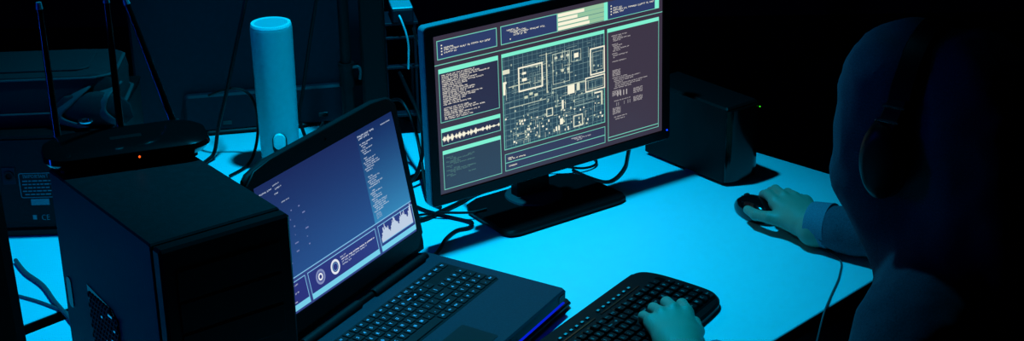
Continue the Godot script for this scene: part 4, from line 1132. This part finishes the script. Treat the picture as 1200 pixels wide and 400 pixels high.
func person() -> void:
	var F := Vector3(-0.8, 0, -0.6); var L := Vector3(-0.6, 0, 0.8); var U := Vector3.UP
	var h := Vector3(0.632, 1.140, -2.254)
	var nb := Vector3(0.672, 0.985, -2.200)
	var ls := Vector3(0.582, 0.880, -2.065); var rs := Vector3(0.80, 0.925, -2.33)
	var le := Vector3(0.46, 0.775, -1.95); var re := Vector3(0.775, 0.805, -2.50)
	var pv := Vector3(0.83, 0.53, -2.0)
	# the wrists sit where the hands touch keyboard and mouse
	var lw := Vector3(0.262, 0.772, -2.214); var rw := Vector3(0.546, 0.780, -2.668)
	var t := thing("person", "person in a dark hooded sweatshirt, one hand on mouse, one on keyboard", "person", Vector3(pv.x, 0, pv.z))
	var body := Geo.new()
	var n := Nets.new()
	n.bone(pv, nb - U * 0.14, 0.12, 0.12); n.bone(nb - U * 0.1, h - F * 0.01 - U * 0.06, 0.06, 0.056)
	n.bone(ls, nb - U * 0.03, 0.045, 0.055); n.bone(rs, nb - U * 0.03, 0.045, 0.055)
	n.bone(ls, le, 0.045, 0.038); n.bone(le, lw.lerp(le, 0.15), 0.038, 0.029)
	n.bone(rs, re, 0.045, 0.038); n.bone(re, rw.lerp(re, 0.15), 0.038, 0.029)
	for s: float in [-1.0, 1.0]:
		var hp := pv + L * 0.09 * s; var kn := pv + F * 0.40 + L * 0.12 * s - U * 0.02; var an := kn + F * 0.02 - U * 0.43
		n.bone(hp, kn, 0.075, 0.05); n.bone(kn, an, 0.048, 0.035)
	n.build(body, 0.014)
	var hd := Nets.new()      # the head: skull, jaw, brow, nose, lips, ears
	hd.bone(h - F * 0.025 + U * 0.035, h + F * 0.025 + U * 0.03, 0.079, 0.074, 0.03)
	hd.bone(h + F * 0.03 - U * 0.03, h + F * 0.045 - U * 0.085, 0.062, 0.034, 0.03)
	hd.bone(h + F * 0.072 + U * 0.022 - L * 0.03, h + F * 0.072 + U * 0.022 + L * 0.03, 0.016, 0.016, 0.02)
	hd.bone(h + F * 0.093 + U * 0.010, h + F * 0.110 - U * 0.026, 0.007, 0.012, 0.012)
	hd.bone(h + F * 0.084 - U * 0.058 - L * 0.018, h + F * 0.084 - U * 0.058 + L * 0.018, 0.008, 0.008, 0.008)
	for s: float in [-1.0, 1.0]:
		hd.bone(h + L * 0.077 * s + U * 0.02 - F * 0.012, h + L * 0.077 * s - U * 0.025 - F * 0.006, 0.013, 0.009, 0.006)
	hd.bone(h - U * 0.04, nb - U * 0.02, 0.058, 0.06, 0.03)
	hd.build(body, 0.006)
	hand(body, lw, Vector3(-0.15, 0.22, -0.965), U, 1.0, [[26, 50, 38], [28, 52, 38], [30, 54, 38], [30, 52, 36]],
		[Vector3(0.044, -0.022, 0.062), Vector3(0.046, -0.026, 0.088), Vector3(0.038, -0.03, 0.108)], lw.lerp(le, 0.35))
	hand(body, rw, Vector3(-0.30, 0.14, -0.945), U + L * 0.05, -1.0, [[14, 20, 18], [16, 22, 20], [22, 26, 22], [28, 32, 22]],
		[Vector3(0.054, -0.012, 0.058), Vector3(0.068, -0.020, 0.086), Vector3(0.070, -0.026, 0.116)], rw.lerp(re, 0.35), [-0.16, -0.14, -0.16, -0.2])
	var off := -t.position
	part(t, "body", body, M.skin, off)
	for s: float in [-1.0, 1.0]:
		part(t, "eye", Geo.new().lathe([[0.0, -0.011], [0.008, -0.008], [0.011, 0.0], [0.008, 0.008], [0.0, 0.011]], 14, h + F * 0.079 + U * 0.006 + L * 0.032 * s), M.eye_white, off)
	var hair := Geo.new()
	var hn := Nets.new()
	hn.bone(h - F * 0.03 + U * 0.045, h + F * 0.02 + U * 0.05, 0.084, 0.078, 0.02)
	hn.bone(h - F * 0.05, h - F * 0.055 - U * 0.06, 0.06, 0.045, 0.03)
	hn.cuts = [[h + F * 0.11 - U * 0.02, Vector3(0.09, 0.09, 0.09), Basis()]]
	hn.build(hair, 0.008)
	part(t, "hair", hair, M.hair, off)
	# the sweatshirt with its hood up
	var c := Nets.new()
	c.noise = FastNoiseLite.new(); c.noise.seed = 3; c.noise.frequency = 0.11
	c.folds = 0.009
	c.bone(pv + U * 0.03, nb - U * 0.16 - F * 0.03, 0.165, 0.145, 0.06); c.bone(nb - U * 0.15 - F * 0.03 + L * 0.05, nb - U * 0.15 - F * 0.03 - L * 0.05, 0.115, 0.115, 0.06)
	c.bone(ls, nb - U * 0.02, 0.072, 0.08, 0.05); c.bone(rs, nb - U * 0.02, 0.072, 0.08, 0.05)
	c.bone(ls, le, 0.072, 0.058, 0.04); c.bone(le, lw.lerp(le, 0.34), 0.056, 0.042, 0.03)
	c.bone(rs, re, 0.070, 0.058, 0.04); c.bone(re, rw.lerp(re, 0.16), 0.056, 0.040, 0.03)
	# hood: crown, sides, peak over the brow, front edges falling to the chest
	c.bone(h - F * 0.045 + U * 0.025, h + F * 0.03 + U * 0.03, 0.118, 0.112, 0.04)
	c.bone(h + F * 0.048 + U * 0.070 - L * 0.058, h + F * 0.048 + U * 0.070 + L * 0.058, 0.045, 0.045, 0.04)
	for s: float in [-1.0, 1.0]:
		c.bone(h + F * 0.048 + U * 0.065 + L * 0.06 * s, h + F * 0.056 - U * 0.03 + L * 0.06 * s, 0.045, 0.046, 0.04)
		c.bone(h + F * 0.056 - U * 0.03 + L * 0.06 * s, h + F * 0.062 - U * 0.10 + L * 0.06 * s, 0.046, 0.046, 0.05)
		c.bone(h + F * 0.062 - U * 0.10 + L * 0.06 * s, h + F * 0.020 - U * 0.17 + L * 0.055 * s, 0.046, 0.045, 0.04)
		c.bone(h + F * 0.020 - U * 0.17 + L * 0.055 * s, h - F * 0.060 - U * 0.23 + L * 0.05 * s, 0.045, 0.05, 0.04)
	c.bone(h - F * 0.06 - U * 0.02, nb - F * 0.045 - U * 0.01, 0.105, 0.10, 0.05)
	c.cuts = [[h + F * 0.115 - U * 0.03, Vector3(0.056, 0.095, 0.10), Basis(L, U, F)], [h + F * 0.02, Vector3(0.085, 0.11, 0.10), Basis(L, U, F)]]
	var cloth := Geo.new()
	c.build(cloth, 0.0115)
	part(t, "hooded_sweatshirt", cloth, M.hoodie, off)
	# ribbed cuffs
	for q in [[lw, le, 0.33, 0.043], [rw, re, 0.15, 0.043]]:
		var a: Vector3 = q[0].lerp(q[1], q[2]); var b: Vector3 = q[0].lerp(q[1], q[2] - 0.14)
		part(t, "cuff", Geo.new().tube([a, a.lerp(b, 0.15), a.lerp(b, 0.5), a.lerp(b, 0.9), b], [q[3], q[3] - 0.003], 26, 3), M.cuff_knit, off)
	var tr := Nets.new()
	for s: float in [-1.0, 1.0]:
		var hp := pv + L * 0.09 * s; var kn := pv + F * 0.40 + L * 0.12 * s - U * 0.02; var an := kn + F * 0.02 - U * 0.40
		tr.bone(hp, kn, 0.095, 0.07, 0.04); tr.bone(kn, an, 0.068, 0.058, 0.03)
	var jeans := Geo.new()
	tr.build(jeans, 0.018)
	part(t, "trousers", jeans, M.denim, off)
	for s: float in [-1.0, 1.0]:
		var an := pv + F * 0.42 + L * 0.12 * s; an.y = 0.045
		var sn := Nets.new()
		sn.bone(an - F * 0.05, an + F * 0.07 - U * 0.005, 0.042, 0.040, 0.02); sn.bone(an + F * 0.07 - U * 0.005, an + F * 0.16 - U * 0.008, 0.040, 0.034, 0.02)
		var sg := Geo.new()
		sn.build(sg, 0.012)
		part(t, "shoe", sg, M.shoe, off)
	office_chair("black office chair under the seated person", Vector3(pv.x, -0.02, pv.z) - F * 0.03, rad_to_deg(atan2(F.x, F.z)), 0.98)

func headphones() -> void:
	var F := Vector3(-0.8, 0, -0.6); var L := Vector3(-0.6, 0, 0.8); var U := Vector3.UP
	var h := Vector3(0.632, 1.140, -2.254)
	var t := thing("headphones", "large black over-ear headphones worn over the hood", "headphones", h)
	var B := Basis(L, U, -F)          # local x to the left ear
	if B.determinant() < 0: B = Basis(L, U, F)
	t.basis = B.orthonormalized()
	var arc := []
	for k in 15:
		var a := PI * (0.06 + 0.88 * k / 14.0)
		arc.append(Vector3(cos(a) * 0.128, 0.012 + sin(a) * 0.140, 0.0))
	part(t, "headband", Geo.new().band(arc, Vector3.BACK, 0.036, 0.010, 3), M.black_plastic)
	var pad := []
	for k in 9:
		var a := PI * (0.24 + 0.52 * k / 8.0)
		pad.append(Vector3(cos(a) * 0.121, 0.012 + sin(a) * 0.132, 0.0))
	part(t, "headband_pad", Geo.new().band(pad, Vector3.BACK, 0.03, 0.010, 3), M.leather)
	for s: float in [-1.0, 1.0]:
		var side := Basis(Vector3.BACK, -PI / 2 * s)        # lathe axis outwards
		var at := Vector3(0.128 * s, -0.026, 0.012)
		part(t, "ear_cup", Geo.new().loft(oval_rings([[0.0, 1.0], [0.008, 1.03], [0.018, 0.98], [0.026, 0.82], [0.029, 0.6], [0.030, 0.25]], 0.034, 0.060)), M.black_plastic, at, side)
		part(t, "ear_cushion", Geo.new().loft(oval_rings([[-0.018, 0.9], [-0.012, 1.06], [-0.004, 1.08], [0.001, 1.0]], 0.034, 0.060)), M.leather, at, side)
		part(t, "yoke", Geo.new().band([Vector3(0.126 * s, 0.065, 0.0), Vector3(0.134 * s, 0.045, 0.004), Vector3(0.144 * s, 0.022, 0.010)], Vector3.BACK, 0.03, 0.009, 4), M.matte_black)
		part(t, "slider_ring", Geo.new().box(Vector3(0.130 * s, 0.056, 0.002), Vector3(0.016, 0.004, 0.036), 0.0015), M.chrome)
		part(t, "slider_ring", Geo.new().box(Vector3(0.139 * s, 0.036, 0.007), Vector3(0.016, 0.004, 0.036), 0.0015), M.chrome)

func oval_rings(prof: Array, a: float, b: float) -> Array:
	var out := []
	for p in prof:
		var c := PackedVector3Array()
		for k in 32:
			var t := TAU * k / 32.0
			c.append(Vector3(cos(t) * b * p[1], p[0], sin(t) * a * p[1]))
		out.append(c)
	return out
